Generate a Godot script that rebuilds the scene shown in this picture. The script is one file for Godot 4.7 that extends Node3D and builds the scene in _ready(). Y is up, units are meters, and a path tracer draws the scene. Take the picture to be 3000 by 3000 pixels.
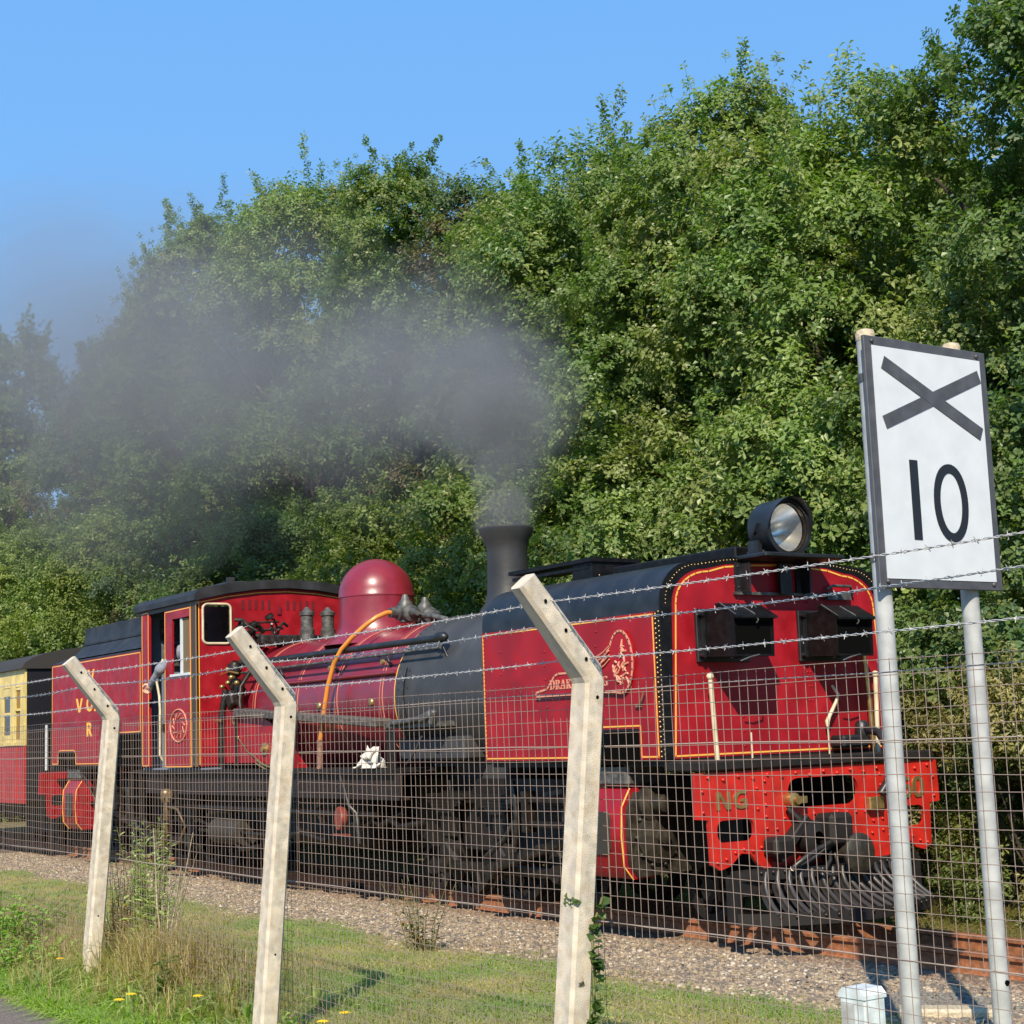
extends Node3D
# A red articulated steam locomotive seen through a wire fence, with a crossing board and a wood behind.
# World: x runs along the track (+x is the way the train travels), y up, z towards the path. Metres.

var rng := RandomNumberGenerator.new()
var used := {}
var M := {}
const LOCO := Vector3(-8.94, 0.2, -8.6)
const GROUND := -0.08

# ------------------------------------------------------------------ mesh collector
class MB:
	var V := PackedVector3Array()
	var N := PackedVector3Array()
	var C := PackedColorArray()
	var I := PackedInt32Array()
	var col := Color.WHITE
	func tri(a: Vector3, b: Vector3, c: Vector3, na: Vector3, nb: Vector3, nc: Vector3):
		var k := V.size()
		var g := (b - a).cross(c - a)
		if g.dot(na + nb + nc) > 0.0:
			V.append_array([a, c, b]); N.append_array([na, nc, nb])
		else:
			V.append_array([a, b, c]); N.append_array([na, nb, nc])
		C.append_array([col, col, col])
		I.append_array([k, k + 1, k + 2])
	func flat(a: Vector3, b: Vector3, c: Vector3, n: Vector3):
		tri(a, b, c, n, n, n)
	func quad(a: Vector3, b: Vector3, c: Vector3, d: Vector3, n: Vector3):
		tri(a, b, c, n, n, n); tri(a, c, d, n, n, n)
	func box(c: Vector3, s: Vector3, b := Basis(), bev := 0.0):
		# a box, its edges chamfered by bev
		var h := s / 2.0
		if bev <= 0.0:
			for ax in 3:
				for sg in [-1.0, 1.0]:
					var n := Vector3.ZERO; n[ax] = sg
					var u := Vector3.ZERO; u[(ax + 1) % 3] = h[(ax + 1) % 3]
					var w := Vector3.ZERO; w[(ax + 2) % 3] = h[(ax + 2) % 3]
					var o: Vector3 = n * h[ax]
					quad(c + b * (o - u - w), c + b * (o + u - w), c + b * (o + u + w), c + b * (o - u + w), (b * n).normalized())
			return
		var e := h - Vector3.ONE * bev
		for ax in 3:
			var a1: int = (ax + 1) % 3
			var a2: int = (ax + 2) % 3
			for sg in [-1.0, 1.0]:
				var n := Vector3.ZERO; n[ax] = sg
				var u := Vector3.ZERO; u[a1] = e[a1]
				var w := Vector3.ZERO; w[a2] = e[a2]
				var o: Vector3 = n * h[ax]
				quad(c + b * (o - u - w), c + b * (o + u - w), c + b * (o + u + w), c + b * (o - u + w), (b * n).normalized())
			for s1 in [-1.0, 1.0]:
				for s2 in [-1.0, 1.0]:
					var l := Vector3.ZERO; l[ax] = e[ax]
					var p := Vector3.ZERO; p[a1] = s1 * h[a1]; p[a2] = s2 * e[a2]
					var q := Vector3.ZERO; q[a1] = s1 * e[a1]; q[a2] = s2 * h[a2]
					var n := Vector3.ZERO; n[a1] = s1; n[a2] = s2
					quad(c + b * (p - l), c + b * (p + l), c + b * (q + l), c + b * (q - l), (b * n).normalized())
		for sx in [-1.0, 1.0]:
			for sy in [-1.0, 1.0]:
				for sz in [-1.0, 1.0]:
					var p := Vector3(sx * e.x, sy * e.y, sz * e.z)
					flat(c + b * (p + Vector3(sx * bev, 0, 0)), c + b * (p + Vector3(0, sy * bev, 0)), c + b * (p + Vector3(0, 0, sz * bev)), (b * Vector3(sx, sy, sz)).normalized())
	func tube(path: Array, r, sides := 8, closed := true):
		# r is a number or one radius for each point
		var n := path.size()
		var rings := []
		var up := Vector3(0.13, 0.97, 0.21)
		for i in n:
			var t: Vector3 = (path[mini(i + 1, n - 1)] - path[maxi(i - 1, 0)]).normalized()
			var u := up - t * up.dot(t)
			if u.length() < 0.05:
				u = Vector3(1, 0, 0) - t * t.x
			u = u.normalized(); up = u
			var w := t.cross(u)
			var rr: float = r[i] if r is Array else r
			var ring := []
			for k in sides:
				var a := TAU * k / sides
				var d := u * cos(a) + w * sin(a)
				ring.append([path[i] + d * rr, d])
			rings.append(ring)
			if closed and (i == 0 or i == n - 1):
				for k in range(1, sides - 1):
					flat(ring[0][0], ring[k][0], ring[k + 1][0], -t if i == 0 else t)
		for i in n - 1:
			for k in sides:
				var a = rings[i][k]; var b = rings[i][(k + 1) % sides]; var c = rings[i + 1][(k + 1) % sides]; var d = rings[i + 1][k]
				tri(a[0], b[0], c[0], a[1], b[1], c[1]); tri(a[0], c[0], d[0], a[1], c[1], d[1])
	func lathe(prof: Array, xf: Transform3D, segs := 24):
		# prof: Vector2(radius, height along local y)
		var n := prof.size()
		for i in n - 1:
			var p: Vector2 = prof[i]; var q: Vector2 = prof[i + 1]
			var d := (q - p)
			if d.length() < 1e-6:
				continue
			var nn := Vector2(d.y, -d.x).normalized()
			var np := nn; var nq := nn
			if i > 0:
				var e: Vector2 = p - prof[i - 1]
				var m := Vector2(e.y, -e.x).normalized()
				if m.dot(nn) > 0.7: np = (m + nn).normalized()
			if i < n - 2:
				var e: Vector2 = prof[i + 2] - q
				var m := Vector2(e.y, -e.x).normalized()
				if m.dot(nn) > 0.7: nq = (m + nn).normalized()
			for k in segs:
				var a0 := TAU * k / segs; var a1 := TAU * (k + 1) / segs
				var c0 := Vector3(cos(a0), 0, sin(a0)); var c1 := Vector3(cos(a1), 0, sin(a1))
				var y := Vector3.UP
				var A := xf * (c0 * p.x + y * p.y); var B := xf * (c1 * p.x + y * p.y)
				var Cc := xf * (c1 * q.x + y * q.y); var D := xf * (c0 * q.x + y * q.y)
				var b := xf.basis
				var nA := (b * (c0 * np.x + y * np.y)).normalized(); var nB := (b * (c1 * np.x + y * np.y)).normalized()
				var nC := (b * (c1 * nq.x + y * nq.y)).normalized(); var nD := (b * (c0 * nq.x + y * nq.y)).normalized()
				if p.x > 1e-6: tri(A, B, Cc, nA, nB, nC)
				if q.x > 1e-6: tri(A, Cc, D, nA, nC, nD)
	func prism(poly: PackedVector2Array, xf: Transform3D, depth: float, smooth := 0.75):
		# a polygon in local xy drawn out along local +z
		var t := Geometry2D.triangulate_polygon(poly)
		var nz := (xf.basis * Vector3(0, 0, 1)).normalized()
		var o := Vector3(0, 0, depth)
		for i in range(0, t.size(), 3):
			var a := Vector3(poly[t[i]].x, poly[t[i]].y, 0); var b := Vector3(poly[t[i + 1]].x, poly[t[i + 1]].y, 0); var c := Vector3(poly[t[i + 2]].x, poly[t[i + 2]].y, 0)
			flat(xf * a, xf * b, xf * c, -nz)
			flat(xf * (a + o), xf * (b + o), xf * (c + o), nz)
		walls(poly, xf, depth, smooth, true)
	func walls(poly: PackedVector2Array, xf: Transform3D, depth: float, smooth := 0.75, outward := true):
		var n := poly.size()
		var area := 0.0
		for i in n:
			area += poly[i].cross(poly[(i + 1) % n])
		var s := (1.0 if area > 0 else -1.0) * (1.0 if outward else -1.0)
		var o := Vector3(0, 0, depth)
		var ns := []
		for i in n:
			var d := poly[(i + 1) % n] - poly[i]
			ns.append(Vector2(d.y, -d.x).normalized() * s)
		for i in n:
			var n0: Vector2 = ns[i]; var n1: Vector2 = ns[i]
			if ns[(i + n - 1) % n].dot(n0) > smooth: n0 = (n0 + ns[(i + n - 1) % n]).normalized()
			if ns[(i + 1) % n].dot(n1) > smooth: n1 = (n1 + ns[(i + 1) % n]).normalized()
			var a := Vector3(poly[i].x, poly[i].y, 0); var q := poly[(i + 1) % n]; var b := Vector3(q.x, q.y, 0)
			var w0 := (xf.basis * Vector3(n0.x, n0.y, 0)).normalized(); var w1 := (xf.basis * Vector3(n1.x, n1.y, 0)).normalized()
			tri(xf * a, xf * b, xf * (b + o), w0, w1, w1); tri(xf * a, xf * (b + o), xf * (a + o), w0, w1, w0)
	func plate(poly: PackedVector2Array, holes: Array, cuts: Array, xf: Transform3D, depth: float):
		# a plate with holes: cut into strips at the x values in cuts so that each strip is a simple polygon
		var nz := (xf.basis * Vector3(0, 0, 1)).normalized()
		var o := Vector3(0, 0, depth)
		var e := [-99.0] + cuts + [99.0]
		for k in e.size() - 1:
			var band := PackedVector2Array([Vector2(e[k], -99), Vector2(e[k + 1], -99), Vector2(e[k + 1], 99), Vector2(e[k], 99)])
			var list: Array = Array(Geometry2D.intersect_polygons(poly, band), TYPE_NIL, "", null)
			for h in holes:
				var next := []
				for p in list:
					next.append_array(Geometry2D.clip_polygons(p, h))
				list = next
			for p in list:
				var t := Geometry2D.triangulate_polygon(p)
				for i in range(0, t.size(), 3):
					var a := Vector3(p[t[i]].x, p[t[i]].y, 0); var b := Vector3(p[t[i + 1]].x, p[t[i + 1]].y, 0); var c := Vector3(p[t[i + 2]].x, p[t[i + 2]].y, 0)
					flat(xf * a, xf * b, xf * c, -nz); flat(xf * (a + o), xf * (b + o), xf * (c + o), nz)
		walls(poly, xf, depth, 0.75, true)
		for h in holes:
			walls(h, xf, depth, 0.75, false)
	func dome(c: Vector3, n: Vector3, r: float, h := 0.0):
		# a rivet head
		var u := n.cross(Vector3(0.31, 0.8, 0.52)).normalized(); var w := n.cross(u)
		if h <= 0: h = r * 0.7
		for k in 6:
			var a0 := TAU * k / 6; var a1 := TAU * (k + 1) / 6
			var d0 := u * cos(a0) + w * sin(a0); var d1 := u * cos(a1) + w * sin(a1)
			var p0 := c + d0 * r; var p1 := c + d1 * r
			var q0 := c + d0 * r * 0.6 + n * h * 0.8; var q1 := c + d1 * r * 0.6 + n * h * 0.8
			tri(p0, p1, q1, d0, d1, (d1 + n).normalized()); tri(p0, q1, q0, d0, (d1 + n).normalized(), (d0 + n).normalized())
			tri(q0, q1, c + n * h, (d0 + n).normalized(), (d1 + n).normalized(), n)
	func ball(c: Vector3, r: Vector3, seg := 10):
		var rows := seg / 2
		for i in rows:
			var t0 := PI * i / rows; var t1 := PI * (i + 1) / rows
			for k in seg:
				var a0 := TAU * k / seg; var a1 := TAU * (k + 1) / seg
				var p := [Vector3(sin(t0) * cos(a0), cos(t0), sin(t0) * sin(a0)), Vector3(sin(t0) * cos(a1), cos(t0), sin(t0) * sin(a1)), Vector3(sin(t1) * cos(a1), cos(t1), sin(t1) * sin(a1)), Vector3(sin(t1) * cos(a0), cos(t1), sin(t1) * sin(a0))]
				if i > 0: tri(c + p[0] * r, c + p[1] * r, c + p[2] * r, (p[0] / r).normalized(), (p[1] / r).normalized(), (p[2] / r).normalized())
				if i < rows - 1: tri(c + p[0] * r, c + p[2] * r, c + p[3] * r, (p[0] / r).normalized(), (p[2] / r).normalized(), (p[3] / r).normalized())
	func mesh(m: Material) -> ArrayMesh:
		var a := []; a.resize(Mesh.ARRAY_MAX)
		a[Mesh.ARRAY_VERTEX] = V; a[Mesh.ARRAY_NORMAL] = N; a[Mesh.ARRAY_COLOR] = C; a[Mesh.ARRAY_INDEX] = I
		var r := ArrayMesh.new()
		r.add_surface_from_arrays(Mesh.PRIMITIVE_TRIANGLES, a)
		r.surface_set_material(0, m)
		return r

# ------------------------------------------------------------------ nodes
func numbered(called: String) -> String:
	if not used.has(called):
		used[called] = 0
		return called
	used[called] += 1
	return "%s_%03d" % [called, used[called]]

func pieces(b: MB, gap: float) -> Array:
	# the separate pieces of a mesh, as collectors of their own
	var first := {}
	var up := PackedInt32Array(); up.resize(b.V.size())
	for i in up.size(): up[i] = i
	var root := func(i: int) -> int:
		while up[i] != i:
			up[i] = up[up[i]]; i = up[i]
		return i
	for i in b.V.size():
		var k := Vector3i((b.V[i] * 5000.0).round())
		if first.has(k): up[root.call(i)] = root.call(first[k])
		else: first[k] = i
	for t in range(0, b.I.size(), 3):
		var r0: int = root.call(b.I[t])
		up[root.call(b.I[t + 1])] = r0; up[root.call(b.I[t + 2])] = root.call(r0)
	var boxes := {}
	for i in up.size():
		var r0: int = root.call(i)
		boxes[r0] = boxes[r0].expand(b.V[i]) if boxes.has(r0) else AABB(b.V[i], Vector3.ZERO)
	var groups := []   # [box, roots]
	for r0 in boxes:
		var g := [boxes[r0], [r0]]
		var again_ := true
		while again_:
			again_ = false
			for o in groups.duplicate():
				if (o[0] as AABB).grow(gap).intersects(g[0]):
					g = [(g[0] as AABB).merge(o[0]), g[1] + o[1]]
					groups.erase(o); again_ = true
		groups.append(g)
	if groups.size() < 2: return [b]
	var of := {}
	var out := []
	for g in groups.size():
		out.append(MB.new())
		for r0 in groups[g][1]: of[r0] = g
	for t in range(0, b.I.size(), 3):
		var m: MB = out[of[root.call(b.I[t])]]
		for q in 3:
			var i := b.I[t + q]
			m.I.append(m.V.size()); m.V.append(b.V[i]); m.N.append(b.N[i]); m.C.append(b.C[i])
	return out

func part(parent: Node3D, called: String, b: MB, m: Material, kind := "") -> MeshInstance3D:
	if kind == "" and b.V.size() < 9000:
		var list := pieces(b, 0.012)
		if list.size() > 1:
			var o: MeshInstance3D = one_part(parent, called, list[0], m)
			for k in range(1, list.size()): one_part(parent, called, list[k], m)
			return o
	return one_part(parent, called, b, m, kind)

func one_part(parent: Node3D, called: String, b: MB, m: Material, kind := "") -> MeshInstance3D:
	var o := MeshInstance3D.new()
	o.name = called
	o.mesh = b.mesh(m)
	parent.add_child(o, true)
	if o.name != called:  # Godot writes called2; keep three digits
		var n := 1
		while parent.has_node("%s_%03d" % [called, n]): n += 1
		o.name = "%s_%03d" % [called, n]
	if kind: o.set_meta("kind", kind)
	return o

func again(parent: Node3D, called: String, src: MeshInstance3D, xf := Transform3D()) -> MeshInstance3D:
	var o := MeshInstance3D.new()
	var n := 1
	while parent.has_node("%s_%03d" % [called, n]): n += 1
	o.name = "%s_%03d" % [called, n] if parent.has_node(called) else called
	o.mesh = src.mesh; o.transform = xf
	parent.add_child(o, true)
	return o

func tag(o: Node3D, label: String, category: String, group := "", kind := "") -> Node3D:
	if label: o.set_meta("label", label)
	if category: o.set_meta("category", category)
	if group: o.set_meta("group", group)
	if kind: o.set_meta("kind", kind)
	return o

func thing(called: String, label: String, category: String, at := Vector3.ZERO, group := "") -> Node3D:
	var o := Node3D.new()
	o.name = numbered(called); add_child(o, true); o.position = at
	return tag(o, label, category, group)

func solo(called: String, b: MB, m: Material, label: String, category: String, group := "", kind := "") -> MeshInstance3D:
	var o := MeshInstance3D.new()
	o.name = numbered(called); o.mesh = b.mesh(m); add_child(o, true)
	tag(o, label, category, group, kind)
	return o

func scatter(parent: Node3D, called: String, m: Mesh, xs: Array, cs: Array, kind := "stuff") -> MultiMeshInstance3D:
	var mm := MultiMesh.new()
	mm.transform_format = MultiMesh.TRANSFORM_3D
	mm.use_colors = true
	mm.mesh = m
	mm.instance_count = xs.size()
	for i in xs.size():
		mm.set_instance_transform(i, xs[i]); mm.set_instance_color(i, cs[i])
	var o := MultiMeshInstance3D.new()
	o.multimesh = mm
	if parent == self:
		o.name = numbered(called)
	else:
		o.name = called
	parent.add_child(o, true)
	if kind: o.set_meta("kind", kind)
	return o

func letters(parent: Node3D, called: String, txt: String, h: float, at: Vector3, yaw: float, m: Material, depth := 0.006, squeeze := 1.0, serif := false) -> MeshInstance3D:
	var t := TextMesh.new()
	var f := SystemFont.new()
	f.font_names = PackedStringArray(["Droid Serif" if serif else "Droid Sans"])
	f.font_weight = 700
	t.font = f; t.text = txt; t.font_size = 64; t.pixel_size = h / 46.0; t.depth = depth; t.curve_step = 1.0
	t.material = m
	var o := MeshInstance3D.new()
	o.mesh = t
	o.name = called
	parent.add_child(o, true)
	if o.name != called:
		var n := 1
		while parent.has_node("%s_%03d" % [called, n]): n += 1
		o.name = "%s_%03d" % [called, n]
	o.position = at
	o.rotation.y = yaw
	o.scale = Vector3(squeeze, 1, 1)
	return o

# ------------------------------------------------------------------ materials
func noise_tex(fq: float, lo: float, hi: float, sd: int, oct := 4, kind := FastNoiseLite.TYPE_SIMPLEX_SMOOTH, bump := false) -> NoiseTexture2D:
	var n := FastNoiseLite.new()
	n.seed = sd; n.frequency = fq; n.fractal_octaves = oct; n.noise_type = kind
	var t := NoiseTexture2D.new()
	t.width = 512; t.height = 512; t.seamless = true; t.noise = n
	if bump:
		t.as_normal_map = true; t.bump_strength = 6.0
	else:
		var g := Gradient.new()
		g.set_color(0, Color(lo, lo, lo)); g.set_color(1, Color(hi, hi, hi))
		t.color_ramp = g
	return t

func mat(lin: Color, rough := 0.6, tex: Texture2D = null, scale := 1.0, metal := 0.0) -> StandardMaterial3D:
	var m := StandardMaterial3D.new()
	m.albedo_color = lin.linear_to_srgb()
	m.roughness = rough; m.metallic = metal
	if tex:
		m.albedo_texture = tex
		m.uv1_triplanar = true
		m.uv1_scale = Vector3.ONE * scale
	return m

func bumpy(m: StandardMaterial3D, t: Texture2D, s := 0.5) -> StandardMaterial3D:
	m.normal_enabled = true; m.normal_texture = t; m.normal_scale = s
	m.uv1_triplanar = true
	return m

func make_materials():
	var soft := noise_tex(0.006, 0.78, 1.0, 1, 6)
	var faint := noise_tex(0.01, 0.955, 1.0, 41, 6)
	var grime := noise_tex(0.012, 0.45, 1.0, 2, 5)
	var speck := noise_tex(0.05, 0.6, 1.0, 3, 3)
	var rusty := noise_tex(0.02, 0.55, 1.0, 4, 5)
	var nb := noise_tex(0.03, 0, 1, 5, 4, FastNoiseLite.TYPE_SIMPLEX_SMOOTH, true)
	var fine := noise_tex(0.12, 0, 1, 6, 3, FastNoiseLite.TYPE_SIMPLEX_SMOOTH, true)
	var wave := noise_tex(0.004, 0, 1, 7, 2, FastNoiseLite.TYPE_SIMPLEX_SMOOTH, true)
	var wob := noise_tex(0.008, 0.25, 0.6, 8, 3)
	M.red = bumpy(mat(Color(0.37, 0.0095, 0.018), 0.45, soft, 0.8), wave, 0.07)
	M.red.metallic_specular = 0.4
	M.boiler_red = bumpy(mat(Color(0.255, 0.012, 0.027), 0.45, soft, 0.8), wave, 0.08)
	M.boiler_red.clearcoat_enabled = true; M.boiler_red.clearcoat = 0.5; M.boiler_red.clearcoat_roughness = 0.22
	M.bright_red = mat(Color(0.58, 0.02, 0.01), 0.42, soft, 1.2)
	M.black = bumpy(mat(Color(0.027, 0.029, 0.034), 0.42, grime, 0.7), wave, 0.15)
	M.red.roughness = 0.62; M.red.roughness_texture = grime
	M.boiler_red.roughness = 0.6; M.boiler_red.roughness_texture = grime
	M.smokebox = bumpy(mat(Color(0.055, 0.055, 0.058), 0.55, soft, 0.7), nb, 0.1)
	M.roof = mat(Color(0.035, 0.036, 0.042), 0.6, grime, 0.5)
	M.chimney = bumpy(mat(Color(0.04, 0.039, 0.04), 0.5, soft, 0.7), nb, 0.1)
	M.frame = mat(Color(0.016, 0.0105, 0.0075), 0.7, grime, 1.3)
	M.steel = mat(Color(0.13, 0.12, 0.11), 0.4, grime, 2.0, 0.7)
	M.rod = mat(Color(0.06, 0.044, 0.034), 0.45, grime, 2.0, 0.5)
	M.gold = mat(Color(0.85, 0.42, 0.07), 0.4)
	M.orange = mat(Color(0.75, 0.27, 0.035), 0.3, soft, 2.0)
	M.brass = mat(Color(0.62, 0.42, 0.16), 0.3, soft, 3.0, 0.8)
	M.cream = mat(Color(0.72, 0.62, 0.42), 0.45, soft, 1.5)
	M.grey_metal = mat(Color(0.2, 0.2, 0.19), 0.5, grime, 2.0, 0.3)
	M.plank = mat(Color(0.2, 0.165, 0.14), 0.7, grime, 2.2)
	M.pink_pipe = mat(Color(0.4, 0.2, 0.13), 0.5, grime, 2.5)
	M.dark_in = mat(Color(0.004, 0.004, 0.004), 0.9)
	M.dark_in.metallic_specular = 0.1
	M.cab_in = mat(Color(0.17, 0.2, 0.26), 0.6)
	M.mirror = mat(Color(0.9, 0.89, 0.85), 0.22, null, 1.0, 0.85)
	var gl := StandardMaterial3D.new()
	gl.transparency = BaseMaterial3D.TRANSPARENCY_ALPHA; gl.albedo_color = Color(0.03, 0.035, 0.035, 0.1); gl.roughness = 0.03
	M.glass = gl
	M.lamp_black = mat(Color(0.012, 0.011, 0.012), 0.5, grime, 1.5)
	M.lamp_black.metallic_specular = 0.35
	M.coach_cream = mat(Color(0.88, 0.66, 0.2), 0.4, soft, 0.9)
	M.coach_red = mat(Color(0.47, 0.02, 0.022), 0.45, soft, 0.8)
	M.concrete = bumpy(mat(Color(0.68, 0.6, 0.49), 0.9, soft, 2.2), fine, 0.3)
	var lichen := noise_tex(0.009, 0.0, 1.0, 31, 5)
	var lg := Gradient.new()
	lg.offsets = PackedFloat32Array([0.0, 0.4, 0.62, 1.0]); lg.colors = PackedColorArray([Color(0.88, 0.89, 0.86), Color(1, 1, 1), Color(1, 0.99, 0.96), Color(0.93, 0.89, 0.83)])
	lichen.color_ramp = lg
	M.concrete.detail_enabled = true; M.concrete.detail_albedo = lichen; M.concrete.detail_blend_mode = BaseMaterial3D.BLEND_MODE_MUL
	M.wire = mat(Color(0.27, 0.2, 0.165), 0.75)
	M.line_wire = mat(Color(0.36, 0.29, 0.24), 0.6)
	M.barb = mat(Color(0.44, 0.43, 0.42), 0.5, null, 1.0, 0.1)
	M.sign_white = mat(Color(0.61, 0.64, 0.67), 0.45, faint, 1.1)
	M.sign_grey = mat(Color(0.085, 0.088, 0.1), 0.55, soft, 2.0)
	M.sign_black = mat(Color(0.012, 0.013, 0.016), 0.45)
	M.post_white = mat(Color(0.47, 0.48, 0.48), 0.5, soft, 2.0)
	M.cap = mat(Color(0.75, 0.62, 0.42), 0.6, speck, 2.0)
	M.cabinet = mat(Color(0.68, 0.76, 0.8), 0.5, soft, 2.0)
	M.rail = mat(Color(0.46, 0.17, 0.068), 0.75, rusty, 1.4)
	M.railtop = mat(Color(0.36, 0.19, 0.1), 0.5, rusty, 2.0, 0.3)
	M.sleeper = mat(Color(0.16, 0.1, 0.065), 0.85, grime, 1.5)
	M.ground = bumpy(mat(Color(0.24, 0.2, 0.09), 0.95, rusty, 0.4), nb, 0.8)
	M.ballast = bumpy(mat(Color(0.19, 0.14, 0.095), 0.95, speck, 1.0), nb, 1.0)
	M.path = bumpy(mat(Color(0.25, 0.2, 0.17), 0.92, speck, 1.4), fine, 0.6)
	M.cloth = mat(Color(0.72, 0.68, 0.62), 0.9, soft, 3.0)
	M.skin = mat(Color(0.6, 0.36, 0.27), 0.55)
	M.shirt = mat(Color(0.27, 0.29, 0.36), 0.9, soft, 3.0)
	M.navy = mat(Color(0.03, 0.035, 0.06), 0.9, soft, 3.0)
	var lf := StandardMaterial3D.new()
	lf.vertex_color_use_as_albedo = true; lf.roughness = 0.4; lf.metallic_specular = 0.5
	lf.backlight_enabled = true; lf.backlight = Color(0.9, 1.0, 0.5)
	M.leaf = lf
	var gr := StandardMaterial3D.new()
	gr.vertex_color_use_as_albedo = true; gr.roughness = 0.6
	gr.backlight_enabled = true; gr.backlight = Color(0.9, 1.0, 0.55)
	M.grass = gr
	var dg := StandardMaterial3D.new()
	dg.vertex_color_use_as_albedo = true; dg.roughness = 0.7
	dg.backlight_enabled = true; dg.backlight = Color(1.0, 0.92, 0.75)
	M.dry = dg
	var stn := StandardMaterial3D.new()
	stn.vertex_color_use_as_albedo = true; stn.roughness = 0.9
	M.stone = stn
	M.bark = bumpy(mat(Color(0.075, 0.055, 0.04), 0.95, grime, 1.2), nb, 1.0)

# ------------------------------------------------------------------ locomotive (local: x forward, front plate at 0, y up, z to the near side)
func xf_x(x: float) -> Transform3D:      # local xy of a prism = (-z, y) of the engine, drawn out along +x
	return Transform3D(Basis(Vector3(0, 0, -1), Vector3(0, 1, 0), Vector3(1, 0, 0)), Vector3(x, 0, 0))
func xf_z(z: float) -> Transform3D:      # local xy = (x, y), drawn out along +z
	return Transform3D(Basis(), Vector3(0, 0, z))
func xf_ax(at: Vector3) -> Transform3D:  # lathe axis along +x
	return Transform3D(Basis(Vector3(0, 0, 1), Vector3(1, 0, 0), Vector3(0, 1, 0)), at)
func xf_az(at: Vector3, s := 1.0) -> Transform3D:  # lathe axis along z
	return Transform3D(Basis(Vector3(1, 0, 0), Vector3(0, 0, s), Vector3(0, 1, 0)), at)
func pts(a: Array) -> PackedVector2Array:
	var p := PackedVector2Array()
	for i in range(0, a.size(), 2): p.append(Vector2(a[i], a[i + 1]))
	return p
func rounded(x0: float, y0: float, x1: float, y1: float, r: float, seg := 5) -> PackedVector2Array:
	var p := PackedVector2Array()
	for c in [[x1 - r, y1 - r, 0.0], [x0 + r, y1 - r, 0.5], [x0 + r, y0 + r, 1.0], [x1 - r, y0 + r, 1.5]]:
		for k in seg + 1:
			var a: float = PI * (c[2] + 0.5 * k / seg)
			p.append(Vector2(c[0] + cos(a) * r, c[1] + sin(a) * r))
	return p
func line_on(b: MB, path: Array, n: Vector3, w: float, h := 0.003, shut := false):
	# a painted or beaded line w wide standing h proud of the surface whose normal is n
	var m := path.size()
	for i in (m if shut else m - 1):
		var p: Vector3 = path[i]; var q: Vector3 = path[(i + 1) % m]
		var d := (q - p).normalized()
		var s := d.cross(n).normalized()
		b.box((p + q) / 2.0 + n * h * 0.5, Vector3((q - p).length() + w * 0.6, h, w), Basis(d, n, s))
func mirror_z(a: Array) -> Array:
	var r := []
	for p in a: r.append(Vector3(p.x, p.y, -p.z))
	return r

func tank_arc(hw: float, inset := 0.0) -> Array:   # (z, y) of the tank's top from near to far
	var a := []
	var top := 2.665 - inset
	var w := hw - inset
	for k in 9:   # near corner
		var t := PI * 0.5 * k / 8
		a.append(Vector2(w - 0.34 + cos(t) * 0.34, 2.27 + sin(t) * (0.32 - inset)))
	for z in [0.55, 0.28]: a.append(Vector2(z, top - 0.012 - 0.063 * pow(z / 0.86, 2.0)))
	a.append(Vector2(0, top - 0.01))
	var r := a.duplicate()
	for i in range(a.size() - 2, -1, -1): r.append(Vector2(-a[i].x, a[i].y))
	return r

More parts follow.
